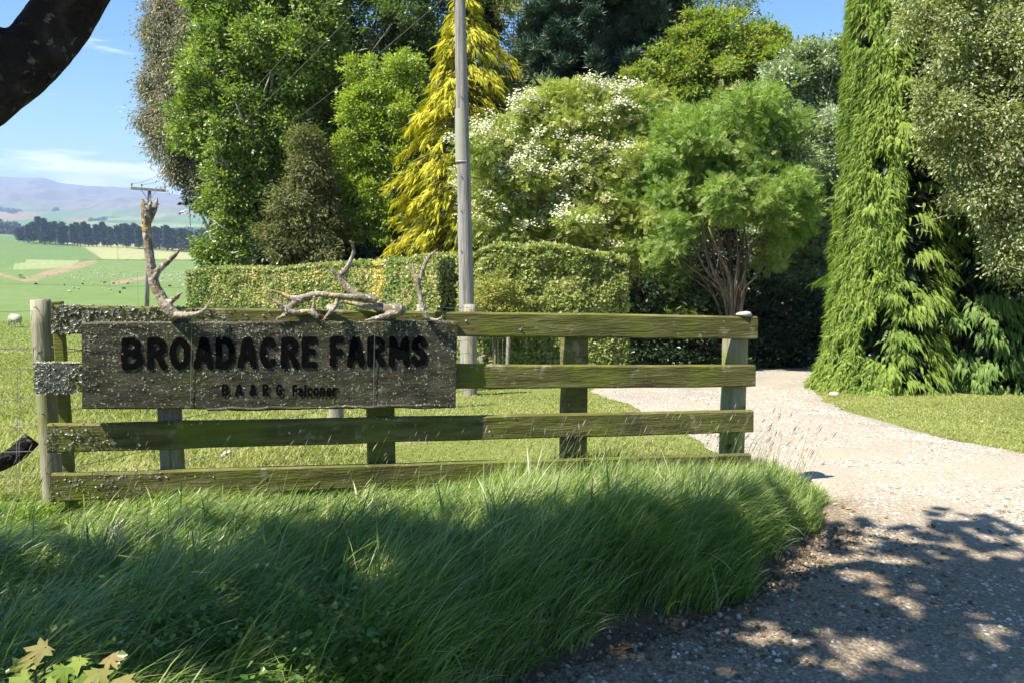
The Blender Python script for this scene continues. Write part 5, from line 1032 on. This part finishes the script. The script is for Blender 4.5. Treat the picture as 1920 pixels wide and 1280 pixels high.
def column(name, label, Yc, pxc, rad_prof, ztop, nfine, a0, a1, nb_, seed, mat, bl=(0.30, 0.28), inner=14000, ab0=1.0, ab1=2.05):
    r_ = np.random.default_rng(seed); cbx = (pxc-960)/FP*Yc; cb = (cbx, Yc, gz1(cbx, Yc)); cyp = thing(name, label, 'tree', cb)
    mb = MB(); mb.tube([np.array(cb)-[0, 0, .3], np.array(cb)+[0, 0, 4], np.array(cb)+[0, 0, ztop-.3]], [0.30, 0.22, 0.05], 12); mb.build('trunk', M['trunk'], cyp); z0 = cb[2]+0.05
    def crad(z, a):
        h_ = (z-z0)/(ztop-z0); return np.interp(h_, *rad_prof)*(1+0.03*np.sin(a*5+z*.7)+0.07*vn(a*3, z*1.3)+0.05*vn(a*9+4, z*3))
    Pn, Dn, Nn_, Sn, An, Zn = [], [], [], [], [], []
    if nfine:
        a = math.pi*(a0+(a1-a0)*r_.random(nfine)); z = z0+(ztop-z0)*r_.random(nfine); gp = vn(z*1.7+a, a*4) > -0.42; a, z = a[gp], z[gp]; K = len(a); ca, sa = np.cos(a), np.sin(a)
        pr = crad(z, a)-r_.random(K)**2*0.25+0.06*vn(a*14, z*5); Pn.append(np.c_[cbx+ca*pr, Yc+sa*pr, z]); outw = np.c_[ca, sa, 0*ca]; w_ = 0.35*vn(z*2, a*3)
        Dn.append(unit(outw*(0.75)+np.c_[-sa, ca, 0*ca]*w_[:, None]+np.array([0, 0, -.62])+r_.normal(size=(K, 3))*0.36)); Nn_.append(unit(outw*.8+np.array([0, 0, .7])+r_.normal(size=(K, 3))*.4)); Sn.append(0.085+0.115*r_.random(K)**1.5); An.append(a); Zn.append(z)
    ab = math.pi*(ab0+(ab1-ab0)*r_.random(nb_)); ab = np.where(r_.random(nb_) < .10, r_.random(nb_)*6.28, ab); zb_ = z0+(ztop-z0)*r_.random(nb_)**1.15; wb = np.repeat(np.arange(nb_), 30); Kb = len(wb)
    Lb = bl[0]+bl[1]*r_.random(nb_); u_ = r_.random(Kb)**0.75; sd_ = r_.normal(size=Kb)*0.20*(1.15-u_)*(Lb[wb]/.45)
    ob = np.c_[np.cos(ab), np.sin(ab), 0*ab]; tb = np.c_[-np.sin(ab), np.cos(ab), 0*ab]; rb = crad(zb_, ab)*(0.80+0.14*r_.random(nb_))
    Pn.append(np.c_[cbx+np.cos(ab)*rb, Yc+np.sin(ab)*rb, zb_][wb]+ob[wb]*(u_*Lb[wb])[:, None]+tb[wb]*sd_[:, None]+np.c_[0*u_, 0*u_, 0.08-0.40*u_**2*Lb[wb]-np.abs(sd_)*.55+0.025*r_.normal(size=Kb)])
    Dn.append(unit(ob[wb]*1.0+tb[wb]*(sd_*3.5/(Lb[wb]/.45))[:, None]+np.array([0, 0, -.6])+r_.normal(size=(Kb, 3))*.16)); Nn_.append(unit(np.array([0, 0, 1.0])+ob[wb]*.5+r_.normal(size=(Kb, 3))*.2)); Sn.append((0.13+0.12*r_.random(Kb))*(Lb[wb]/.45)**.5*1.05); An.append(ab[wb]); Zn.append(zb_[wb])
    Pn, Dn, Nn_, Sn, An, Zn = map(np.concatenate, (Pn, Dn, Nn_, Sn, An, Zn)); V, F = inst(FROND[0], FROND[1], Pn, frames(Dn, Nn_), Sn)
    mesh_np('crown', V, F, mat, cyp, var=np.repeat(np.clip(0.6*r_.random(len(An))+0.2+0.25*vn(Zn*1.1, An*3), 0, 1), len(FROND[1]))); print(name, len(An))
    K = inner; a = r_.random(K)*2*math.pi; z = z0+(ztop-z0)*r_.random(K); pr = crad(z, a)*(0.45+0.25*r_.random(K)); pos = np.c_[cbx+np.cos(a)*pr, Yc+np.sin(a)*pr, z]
    V, F = inst(FROND_S[0], FROND_S[1], pos, frames(unit(np.c_[np.cos(a), np.sin(a), -0.8+0*a]+r_.normal(size=(K, 3))*.4), r_.normal(size=(K, 3))), np.full(K, 0.32)); mesh_np('inner_shade_foliage', V, F, f_deep, cyp, var=np.repeat(r_.random(K), len(FROND_S[1])))  # inner leaves coloured near-black to paint the shade between boughs
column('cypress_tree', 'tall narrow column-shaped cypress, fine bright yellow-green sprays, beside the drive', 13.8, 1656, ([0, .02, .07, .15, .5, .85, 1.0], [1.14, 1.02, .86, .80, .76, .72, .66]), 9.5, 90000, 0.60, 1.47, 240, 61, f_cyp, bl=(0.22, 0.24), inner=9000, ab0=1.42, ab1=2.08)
column('conifer', 'broad conifer standing in for the shaded right side of the cypress, separate drooping boughs over a black interior', 14.3, 1836, ([0, .05, .3, .6, 1.0], [1.45, 1.42, 1.30, 1.1, .7]), 10.0, 0, 0, 1, 620, 62, FM('shade_sprays', [(0.07, 0.14, 0.02), (0.12, 0.21, 0.03), (0.18, 0.28, 0.045), (0.25, 0.34, 0.07)], rough=.5, trans=.3), bl=(0.28, 0.30), inner=14000)  # cypress's shaded side as a separate tree, in a darker copy of its sprays
column('conifer', 'low conifer skirt coloured dark for its shade at the far right edge above the lawn', 14.0, 2030, ([0, .3, .7, 1.0], [1.35, 1.1, .7, .2]), 4.5, 0, 0, 1, 240, 63, FM('skirt_shade_sprays', [(0.03, 0.07, 0.012), (0.07, 0.13, 0.02), (0.12, 0.19, 0.035)]), bl=(0.40, 0.35), inner=5000)  # darkest copy of the sprays, shade put into the leaf colour

# birch hanging over from the right, nearer than the cypress
tree('birch_tree', 'birch with fine glossy pale leaves hanging in front of the cypress at the right edge', 'tree', 12.2,
     [(1760, 30, 70, 60), (1840, -30, 90, 60), (1880, 60, 80, 80), (1800, 120, 60, 60), (1760, 200, 46, 50), (1850, 190, 80, 70), (1930, 160, 60, 80), (1820, 280, 60, 60), (1900, 290, 70, 70), (1850, 370, 44, 50), (1920, 400, 60, 70), (1890, 470, 40, 44), (1950, 500, 50, 50), (1960, 300, 60, 100)],
     f_birch, 34, 34, 0.20, 0.052, 2060, 0.13, 'palebark', 72, kw=dict(droop=0.35, flat=0.9), nlimb=40, ck=dict(shell=(0.55, 1.15)))

# ---------------------------------------------------------------- hedge
def hedge(name, label, cat, spine, n_, size, seed, mat, colf, bulge=0.05, gap=0.0):
    """spine: list of (px, Y, top py, half depth m); leaves cover a clipped block"""
    r_ = np.random.default_rng(seed); sp_ = np.array([[*(P(px, pt, Y_)), hd] for px, Y_, pt, hd in spine]); t = np.linspace(0, 1, len(sp_))
    b0 = sp_[0, :3]; h_ = thing(name, label, cat, (b0[0], b0[1], gz1(b0[0], b0[1])))
    def at_(u): return np.stack([np.interp(u, t, sp_[:, k]) for k in range(4)], -1)
    u = r_.random(n_); q = at_(u); g = np.gradient(sp_[:, :2], axis=0); dirx = unit(np.stack([np.interp(u, t, g[:, k]) for k in range(2)], -1)); nrm2 = np.c_[dirx[:, 1], -dirx[:, 0]]
    Lh = np.linalg.norm(np.diff(sp_[:, :2], axis=0), axis=1).sum()
    zb = gz(q[:, 0], q[:, 1]); face = r_.random(n_); s0_ = r_.random(n_); nz_ = (bulge*vn(u*Lh*2, u*0)+bulge*0.6*vn(u*Lh*7, s0_*5))
    isf = face < 0.66; ise = (face > 0.93)
    v = r_.random(n_); zt = q[:, 2]+nz_*1.2
    p = np.empty((n_, 3)); N_ = np.empty((n_, 3))
    s = (r_.random(n_)*2-1)
    vv = np.where(isf, v**0.9, 1.0); hdv = q[:, 3]*(1+0.10*(0.5-vv)); 
    bl_ = vn(u*Lh*2.5+3, v*5)*bulge+vn(u*Lh*8, v*17)*bulge*.5
    p[:, :2] = q[:, :2]+nrm2*np.where(isf, hdv+bl_-0.06*(v > .94), s*q[:, 3])[:, None]; p[:, 2] = np.where(isf, zb+(zt-zb)*vv, zt)
    N_[:] = np.where(isf[:, None], np.c_[nrm2, 0.35+0*u], np.c_[nrm2*0.1, 1+0*u])
    p += -N_*(r_.random(n_)**2*0.10)[:, None]+r_.normal(size=(n_, 3))*0.018
    # ends
    e0 = ise; ue = np.where(r_.random(n_) < 0.5, 0.0, 1.0); qe = at_(ue); de = np.where(ue[:, None] < .5, unit(sp_[0, :2]-sp_[1, :2])[None], unit(sp_[-1, :2]-sp_[-2, :2])[None]); ne = np.c_[de[:, 1], -de[:, 0]]
    zbe = gz(qe[:, 0], qe[:, 1]); pe = np.c_[qe[:, :2]+ne*(s*qe[:, 3])[:, None]+de*(bl_)[:, None], zbe+(qe[:, 2]-zbe)*v]
    p[e0] = pe[e0]; N_[e0] = np.c_[de, 0.2+0*u][e0]
    if gap:
        kp = (vn(u*Lh*6+7, v*13) > -gap) | (r_.random(n_) < .4); p, N_, u, v = p[kp], N_[kp], u[kp], v[kp]; n_ = len(p)
    R = frames(unit(r_.normal(size=(n_, 3))+N_*.6), unit(N_+r_.normal(size=(n_, 3))*.55)); va = np.clip(colf(u, v, r_)+0.16*r_.normal(size=n_), 0, 1)
    V, F = inst(LEAF_V*np.array([1.5, 1, 1]), LEAF_F, p, R, size*(0.7+0.6*r_.random(n_))); mesh_np('foliage', V, F, mat, h_, var=va)
    mb = MB(); uu = np.linspace(0.0, 1, 40); Q = at_(uu); gg = unit(np.stack([np.interp(uu, t, g[:, k]) for k in range(2)], -1)); nn2 = np.c_[gg[:, 1], -gg[:, 0]]; zz = gz(Q[:, 0], Q[:, 1])
    rows = [np.c_[Q[:, :2]+nn2*(Q[:, 3:4]-.13), zz-.05], np.c_[Q[:, :2]+nn2*(Q[:, 3:4]-.15), Q[:, 2]-.16], np.c_[Q[:, :2]-nn2*(Q[:, 3:4]-.15), Q[:, 2]-.16], np.c_[Q[:, :2]-nn2*(Q[:, 3:4]-.13), zz-.05]]
    W = np.stack(rows, 1); ii = np.arange(39)[:, None]; j = np.arange(4)[None]; Fq_ = np.stack([ii*4+j, (ii+1)*4+j, (ii+1)*4+(j+1) % 4, ii*4+(j+1) % 4], -1).reshape(-1, 4)
    mb.add(W.reshape(-1, 3), Fq_); mb.build('twigs', M['bark'], h_); return h_  # solid block in dark bark colour, stands in for shade between the leaves
def hc(u, v, r_):
    return 0.40+0.30*fbm(u*9+2, v*1.2, 3)+0.16*vn(u*30, v*9)+0.10*vn(u*80, v*20)+0.30*np.exp(-((u-0.30)/0.05)**2)*0+0.42*np.exp(-((u-0.71)/0.025)**2)-0.10*(u < .05)+0.12*v
hedge('hedge', 'long low clipped hedge of mottled green and gold leaves behind the antlers', 'hedge', [(378, 27.0, 506, .7), (520, 25.6, 502, .7), (660, 24.0, 496, .7), (760, 22.6, 488, .7), (860, 20.8, 480, .7)], 130000, 0.072, 81, f_hedge, hc, gap=0.6)
hedge('hedge', 'taller looser variegated hedge right of the power pole, pale cream leaf edges', 'hedge', [(884, 17.6, 480, .7), (930, 17.4, 474, .75), (1000, 17.2, 464, .85), (1080, 17.1, 472, .85), (1160, 17.2, 480, .7)], 100000, 0.075, 82, FM('variegated_leaves', [(0.09, 0.15, 0.025), (0.22, 0.28, 0.05), (0.42, 0.43, 0.12), (0.62, 0.60, 0.26)]), lambda u, v, r_: 0.46+0.22*fbm(u*6, v*3, 3)+0.16*vn(u*22, v*14), bulge=0.10, gap=0.55)
tree('shrub', 'rounded golden-yellow shrub in front of the hedge beside the power pole', 'shrub', 16.2, [(905, 560, 28, 26), (930, 545, 30, 30), (960, 570, 30, 30), (915, 590, 30, 26)], FM('yellow_leaves', [(0.16, 0.18, 0.03), (0.32, 0.32, 0.06), (0.48, 0.45, 0.12)]), 30, 40, 0.16, 0.055, 930, 0.04, 'trunk', 83, nlimb=8)

# ---------------------------------------------------------------- tree over the camera: forked bough at top left, its crown shades the foreground
shade = thing('shade_tree', 'dark tree leaning in at the top left corner, one heavy forked bough in shade', 'tree', (-4.3, 1.6, gz1(-4.3, 1.6)))
mb = MB(); Yb = 2.6; s_ = Yb/FP
L1 = [np.array([-4.3, 1.6, -0.2]), np.array([-4.1, 1.7, 0.9]), np.array([-3.4, 2.0, 1.55]), P(-420, 420, 2.35), P(-170, 270, 2.45), P(-40, 180, 2.5), P(50, 112, 2.55), P(102, 52, 2.6), P(140, -10, 2.6), P(175, -100, 2.55), P(240, -420, 2.4), np.array([-0.9, 2.2, 4.4])]
R1 = [.24, .20, .17, .15, .112, .100, .093, .091, .09, .092, .07, .04]
q = spline([np.r_[p, r] for p, r in zip(L1, R1)], 6); mb.tube(q[:, :3], q[:, 3], 28, jit=0.012)
L2 = [P(-90, 215, 2.5), P(-70, 140, 2.5), P(-62, 60, 2.5), P(-75, -60, 2.45), P(-110, -300, 2.3), np.array([-2.4, 1.9, 4.3])]
q = spline([np.r_[p, r] for p, r in zip(L2, [.11, .10, .085, .075, .06, .04])], 6); mb.tube(q[:, :3], q[:, 3], 18, jit=0.012)
o = mb.build('trunk', M['bark'], shade); fuse(o, 0.016, True, disp=0.006, dscale=14)
r_ = np.random.default_rng(3)
bl = [((-4.4, 0.4, 5.4), (1.3, 1.5, .9)), ((-3.0, 0.9, 5.6), (1.3, 1.4, .9)), ((-1.7, 1.0, 5.5), (1.3, 1.35, .85)), ((-0.4, 1.1, 5.5), (1.2, 1.35, .8)), ((-5.4, -.6, 5.2), (1.4, 1.3, .9)),
      ((-2.4, -.8, 6.0), (1.6, 1.4, .9)), ((0.6, 0.3, 5.3), (1.1, 1.2, .7)), ((-0.6, -.6, 5.9), (1.4, 1.3, .8)), ((-4.0, -1.4, 5.8), (1.5, 1.3, .8)), ((1.6, 0.5, 5.0), (.9, 1.0, .6)), ((-6.0, 1.0, 5.0), (1.2, 1.2, .8)), ((1.2, -.8, 5.4), (1.2, 1.1, .7))]
bl = [(np.array(c)+np.array([0, -.04, 0]), np.array(r)) for c, r in bl]
HOLES = [(onground(px, py)+np.array([0, 0, zo]), hr) for px, py, hr, zo in ((330, 1110, .20, .3), (420, 1030, .16, .3), (90, 1040, .16, .3), (1010, 1010, .24, .3), (1180, 980, .26, .3), (840, 1060, .14, .3), (700, 1180, .12, .3), (560, 960, .2, .3), (1300, 1000, .18, .2), (1430, 1192, .15, 0), (1500, 1205, .12, 0), (1640, 1212, .13, 0), (1590, 1242, .10, 0), (1700, 1140, .14, 0), (1420, 1145, .09, 0), (1540, 1120, .07, 0), (1860, 1200, .14, 0), (1240, 1190, .10, 0), (1690, 1240, .12, 0), (1560, 1062, .12, 0), (1640, 1075, .10, 0), (1380, 1100, .08, 0), (1800, 1100, .09, 0), (1750, 1250, .08, 0))]+[(P(150, 1250, 1.79), .42)]  # gaps cut through the crown along the sun to place light patches
Cc, Dd = clumps(bl, 3.6, shell=(0.3, 1.05), back=1.0, inner=0.2, seed=91)
limb = MB()
for c, r in bl:
    a = np.array([-2.2, 1.9, 4.2])if c[0] < -1.5 else np.array([-0.9, 2.2, 4.3]); limb.tube(spline([a, (a+c)/2+[0, 0, .3], c], 4), np.linspace(.06, .015, 9), 6)
    for _ in range(5): e_ = c+r_.normal(size=3)*r*.5; limb.tube([c*.6+a*.4, e_], [.02, .005], 4)
limb.build('limbs', M['bark'], shade)
crown('crown', shade, f_green, Cc, Dd, 20, 0.38, 0.15, tpl=(LEAF_V*np.array([1.6, 1, 1]), LEAF_F), seed=92, up=0.9, out=.2, holes=HOLES); print('shade clumps', len(Cc))

# ---------------------------------------------------------------- sycamore seedling at bottom left
M['sycl'] = foliage('young_leaf', [(0.12, 0.21, 0.025), (0.22, 0.28, 0.04), (0.26, 0.26, 0.06), (0.30, 0.20, 0.07)], rough=0.6, spec=0.1, trans=0.35, tcol=(1.2, 1.3, .5))
def lobed():
    o = []; ang = [(-128, .42), (-112, .26), (-95, .52), (-72, .40), (-60, .34), (-42, .82), (-33, .70), (-22, .66), (-15, .42), (-9, .70), (0, 1.05), (9, .70), (15, .42), (22, .66), (33, .70), (42, .82), (60, .34), (72, .40), (95, .52), (112, .26), (128, .42), (180, .08)]
    for a_, r0_ in ang: o.append([math.sin(rad(a_))*r0_, math.cos(rad(a_))*r0_, -0.16*(r0_**2)+0.05*math.cos(rad(a_*4))])
    return np.array(o)
syc = thing('sycamore_seedling', 'sunlit seedling with lobed green and bronze leaves in the bottom left corner', 'plant', (-1.12, 1.74, gz1(-1.12, 1.74)))
mb = MB(); root_ = np.array(syc.location); r_ = np.random.default_rng(4)
for px, py, Yl, s_, va in ((85, 1212, 1.82, .060, .75), (66, 1240, 1.80, .05, .55), (150, 1236, 1.80, .058, .30), (205, 1232, 1.82, .050, .88), (120, 1252, 1.77, .058, .12), (185, 1258, 1.76, .066, .62), (228, 1272, 1.76, .06, .70), (150, 1272, 1.74, .052, .1), (50, 1275, 1.74, .06, .2), (100, 1282, 1.72, .06, .4), (245, 1290, 1.74, .05, .5), (30, 1245, 1.8, .045, .35)):
    c = P(px, py, Yl); Vn = lobed()*s_; dr_ = unit(np.array([r_.normal()*.8, -0.6+r_.normal()*.3, -.15])); R = frames(dr_[None], np.array([[r_.normal()*.25, -.45, 1.0]]))[0]
    W = Vn@R.T+c; n_ = len(W); W = np.r_[W, [c]]; F = np.array([[i_, (i_+1) % n_, n_] for i_ in range(n_)]); mesh_np('leaf', W, F, M['sycl'], syc, var=np.clip(va+0.06*r_.normal(size=n_), 0, 1), smooth=True)
    mb.tube(spline([root_+[0, 0, .05], (root_+c)/2+[0, 0, .06], c], 4), 0.0022, 5)
mb.build('stem', M['trunk'], syc)

# ================================================================ SHEEP
def sheep_mesh(dark=False, vox=0.03):
    mb = MB(); mb.ball((0, 0, .62), (.46, .25, .27), 18, 12); mb.ball((-.20, 0, .60), (.30, .26, .27), 14, 10); mb.ball((.26, 0, .64), (.26, .23, .26), 14, 10)
    mb.tube([(.38, 0, .66), (.56, 0, .52), (.66, 0, .34)], [.17, .13, .09], 10); mb.tube([(.62, 0, .38), (.72, 0, .22), (.75, 0, .12)], [.085, .065, .045], 10)
    for s in (-1, 1): mb.tube([(.60, s*.06, .40), (.56, s*.17, .38)], [.03, .015], 6)
    for x in (-.32, .28):
        for s in (-1, 1): mb.tube([(x, s*.13, .48), (x+.02, s*.13, .24), (x, s*.13, .02)], [.07, .04, .032], 7)
    mb.tube([(-.44, 0, .62), (-.52, 0, .45)], [.05, .03], 6)
    o = mb.build('sheep', M['darkwool' if dark else 'wool'], None); fuse(o, vox, True, disp=0.012, dscale=22); return o
s0 = sheep_mesh(); c = P(30, 614, 52.0); s0.location = (c[0], c[1], gz1(c[0], c[1])-.02); s0.rotation_euler = (0, 0, math.radians(155)); s0.scale = (1.0, 1.05, 1.0)
tag(s0, 'woolly cream sheep grazing close by, left of the strainer post', 'sheep')
s1 = sheep_mesh(False, 0.06); s2 = sheep_mesh(True, 0.06)
def place(src, first, px, py, sc_, lab, grp):
    lo, hi = 30.0, 900.0; r = ray(px, py)
    for _ in range(50):
        mid = (lo+hi)/2
        if EYE+r[2]*mid > gz1(r[0]*mid, mid): lo = mid
        else: hi = mid
    if first: o = src
    else: o = src.copy(); C.objects.link(o)
    o.location = (r[0]*lo, lo, EYE+r[2]*lo); o.rotation_euler = (0, 0, random.random()*6.28); o.scale = (sc_,)*3; tag(o, lab, 'sheep', grp); return o
r_ = np.random.default_rng(12); first = True
cl = [(185, 512, 12, 5, 12), (130, 520, 22, 5, 18), (205, 516, 18, 8, 22), (340, 517, 26, 5, 46), (355, 524, 22, 6, 22), (300, 526, 24, 5, 10), (250, 520, 30, 6, 14), (180, 540, 40, 10, 10), (362, 535, 14, 4, 8)]
for cx, cy_, sx, sy, n_ in cl:
    for _ in range(n_):
        px = cx+r_.normal()*sx; py = cy_+r_.normal()*sy
        if px < 60 or px > 372 or py < 503 or py > 556: continue
        place(s1, first, px, py, 0.85+0.25*r_.random(), 'tiny white sheep scattered with the distant flock across the valley field', 'white sheep of the distant flock'); first = False
dk = [((67, 535), 'dark sheep standing left of the distant flock below the scrub'), ((121, 537), 'dark sheep halfway between the left post and the antler'), ((196, 532), 'darkest sheep in the field just left of the distant power pole'), ((213, 534), 'dark sheep at the left end of the small bare patch'),
      ((240, 534), 'dark sheep at the right end of the small bare patch'), ((232, 544), 'dark sheep below the small bare patch'), ((318, 539), 'dark sheep right of the tall antler beam'), ((225, 552), 'dark sheep lying nearest below the flock'), ((155, 535), 'dark sheep between two white ones in the left field')]
for i, ((px, py), lb) in enumerate(dk): place(s2, i == 0, px, py, 1.2, lb, 'dark sheep in the valley')
# ================================================================ FAR TREES
f_pine = FM('pine_needles', [(0.025, 0.040, 0.020), (0.045, 0.068, 0.030), (0.075, 0.10, 0.045)], rough=0.7, trans=0.1)
def far_pine(name, label, px, pyb, pyt, Y_, wpx, seed, conic=True, group=None, n_=150):
    r_ = np.random.default_rng(seed); bx = (px-960)/FP*Y_; z0 = gz1(bx, Y_); zt = P(px, pyt, Y_)[2]; H = zt-z0; w = wpx/FP*Y_
    t = thing(name, label, 'tree', (bx, Y_, z0), group); mb = MB(); mb.tube([(bx, Y_, z0-1), (bx, Y_, z0+H*.85)], [H*.018, H*.006], 5); mb.build('trunk', M['trunk'], t)
    u = r_.random(n_)**0.8; prof = np.interp(u, [0, .15, .5, .8, 1.0], [.55, .95, .85, .5, .08] if conic else [.4, .9, 1.0, .85, .3])
    a = r_.random(n_)*6.283; rr_ = w*prof*np.sqrt(r_.random(n_))*(0.75+.4*r_.random(n_)); pos = np.c_[bx+np.cos(a)*rr_, Y_+np.sin(a)*rr_, z0+H*(0.10+.88*u)]; outw = np.c_[np.cos(a), np.sin(a), .3+0*a]
    crown('crown', t, f_pine, pos, unit(outw), 13, H*0.075, H*0.055, tpl=(LEAF_V*np.array([1.5, 1, 1]), LEAF_F), seed=seed, up=.6, flat=.6)
    return t
words = ['first', 'second', 'third', 'fourth', 'fifth', 'sixth', 'seventh', 'eighth', 'ninth', 'tenth', 'eleventh', 'twelfth', 'thirteenth', 'fourteenth', 'fifteenth', 'sixteenth', 'seventeenth', 'eighteenth', 'nineteenth', 'twentieth']
ordn = lambda k: words[k-1] if k <= 20 else 'twenty-'+words[k-21] if k < 30 else 'thirtieth' if k == 30 else 'thirty-'+words[k-31]
pxs = [(43, 430, 6), (52, 428, 6), (60, 424, 6), (70, 418, 8), (81, 409, 10), (91, 413, 9), (101, 419, 8), (111, 418, 8), (120, 423, 6), (125, 419, 5), (133, 426, 7), (143, 424, 7), (151, 420, 6), (157, 425, 6), (165, 419, 7), (172, 424, 6), (180, 430, 7), (187, 424, 5), (200, 419, 7), (207, 427, 6), (214, 428, 7), (226, 425, 6), (236, 423, 7), (243, 422, 5), (250, 424, 5), (258, 421, 6), (266, 426, 6), (276, 428, 6), (286, 431, 7), (295, 428, 6), (304, 430, 8), (312, 427, 5), (318, 425, 6), (328, 431, 8), (338, 434, 7), (345, 431, 7), (353, 432, 7), (363, 436, 5), (376, 434, 7), (388, 431, 8), (398, 432, 8)]
for i, (px, pt, w) in enumerate(pxs):
    lb = 'tallest bushy pine in the far pine row, near its left end' if i == 4 else f'{ordn(i+1)} dark pine from the left end of the far pine row'
    far_pine('pine_tree', lb, px, 0, pt-1.5, 890+20*math.sin(i*2.1), w*1.0, 200+i, i % 3 != 0, 'pines in the far shelter row')
for i, (px, pt, Y_, w, lb) in enumerate(((378, 476.5, 640, 4.2, 'small round dark bush alone on the pale field by the gum tree'), (369, 480, 640, 2.4, 'tiny dark bush left of the round bush on the pale field'), (41, 514.5, 420, 6, 'low dark gorse bush beside the brown scrub bank'), (48, 520, 415, 3.5, 'smaller gorse bush just right of the dark gorse bush'))):
    far_pine('bush', lb, px, 0, pt, Y_, w, 300+i, False, None, 60)
def wood(name, label, pts, Y_, hpx, seed, n_=900):
    """far-off plantation that reads as one mass"""
    r_ = np.random.default_rng(seed); pts = np.array(pts, float); t_ = np.linspace(0, 1, len(pts)); u = r_.random(n_); px = np.interp(u, t_, pts[:, 0])+r_.normal(size=n_)*1.0; hh = hpx/FP*Y_
    yy_ = Y_+np.interp(u, t_, pts[:, 1])+r_.normal(size=n_)*12; x_ = (px-960)/FP*yy_; z_ = gz(x_, yy_)+hh*r_.random(n_)*(0.8+.3*vn(px*.8, px*0))
    Dd_ = unit(r_.normal(size=(n_, 3))+np.array([0, -1, .5])); o = crown(name, None, f_pine, np.c_[x_, yy_, z_], Dd_, 8, hh*.3, hh*.35, tpl=(LEAF_V*np.array([1.7, 1, 1]), LEAF_F), seed=seed, up=.5); tag(o, label, 'woodland', kind='stuff')
wood('far_woodland', 'blue-green woodland block left of the pine row', [(-60, 0), (0, 0), (40, 0)], 1500, 18, 401, 1400)
wood('far_woodland', 'dark crescent-shaped plantation high on the left foothill', [(-80, 500), (0, 250), (24, 100), (30, -50), (50, 150)], 4000, 6, 402, 500)
wood('far_woodland', 'flat dark plantation strip on the plain above the pine row', [(38, 0), (75, 0)], 2600, 5, 403, 250)
wood('far_woodland', 'dark plantation block right, above the pine row beside the gum tree', [(335, 0), (360, 60), (395, 0)], 2300, 10, 404, 500)
wood('far_woodland', 'small square copse on the foothill in the middle of the slope', [(111, 0), (119, 0)], 4300, 5, 405, 120)
wood('far_woodland', 'scattered gully trees on the foothill left of the distant pole', [(175, 0), (190, 120), (208, 40)], 3300, 6, 406, 160)
# tuft of wool caught in the grass
c = onground(425, 862); mb = MB()
for _ in range(9): mb.ball(c+rng.normal(size=3)*.014+np.array([0, 0, .04]), (.022, .018, .024), 8, 6)
o = mb.build('wool_tuft', M['white_wool'] if 'white_wool' in M else M['wool'], None, smooth=True); tag(o, 'small white tuft of wool lying on the grass between the lower rails', 'wool')
# fallen stick and pale stones on the drive edge
a = onground(1440, 1252); b_ = onground(1560, 1268); mb = MB(); mb.tube(spline([a+[0, 0, .01], (a+b_)/2+[0.0, .02, .014], b_+[0, 0, .01]], 5), 0.008, 7, jit=.1); o = mb.build('stick', M['trunk'], None, smooth=True); tag(o, 'bent bare stick lying on the shaded gravel at the bottom edge', 'stick')
for px, py, s, lb in ((1564, 742, .07, 'pale stone at the foot of the cypress by the drive'), (1566, 947, .018, 'small pale stone at the tip of the grass verge'), (1540, 1205, .02, 'pale stone among the light patches on the shaded drive')):
    c = onground(px, py); V = ico_v*s*np.array([1.3, 1, .6]); mb = MB(); mb.ball(c+[0, 0, s*.45], (s*1.3, s, s*.6), 12, 8); o = mb.build('stone', M['stone'], None, smooth=True); tag(o, lb, 'stone')
# ================================================================ AIR
mz = bpy.data.materials.new('haze'); mz.use_nodes = True; nn_ = mz.node_tree.nodes; nn_.clear()
ov = nn_.new('ShaderNodeOutputMaterial'); pv = nn_.new('ShaderNodeVolumePrincipled'); pv.inputs['Color'].default_value = (0.50, 0.68, 1.0, 1); pv.inputs['Density'].default_value = 0.00015; pv.inputs['Anisotropy'].default_value = 0.0
mz.node_tree.links.new(pv.outputs[0], ov.inputs['Volume'])
zmin, zmax = float(Z.min())-1, max(float(Z.max()), 30)+20
mb = MB(); mb.box((0, 0, (zmin+zmax)/2), (31000, 31000, (zmax-zmin)/2)); o = mb.build('haze', mz, None); tag(o, 'thin blue air haze over the valley', 'haze', kind='stuff')
print('zmax', zmax, 'objs', len(sc.objects))
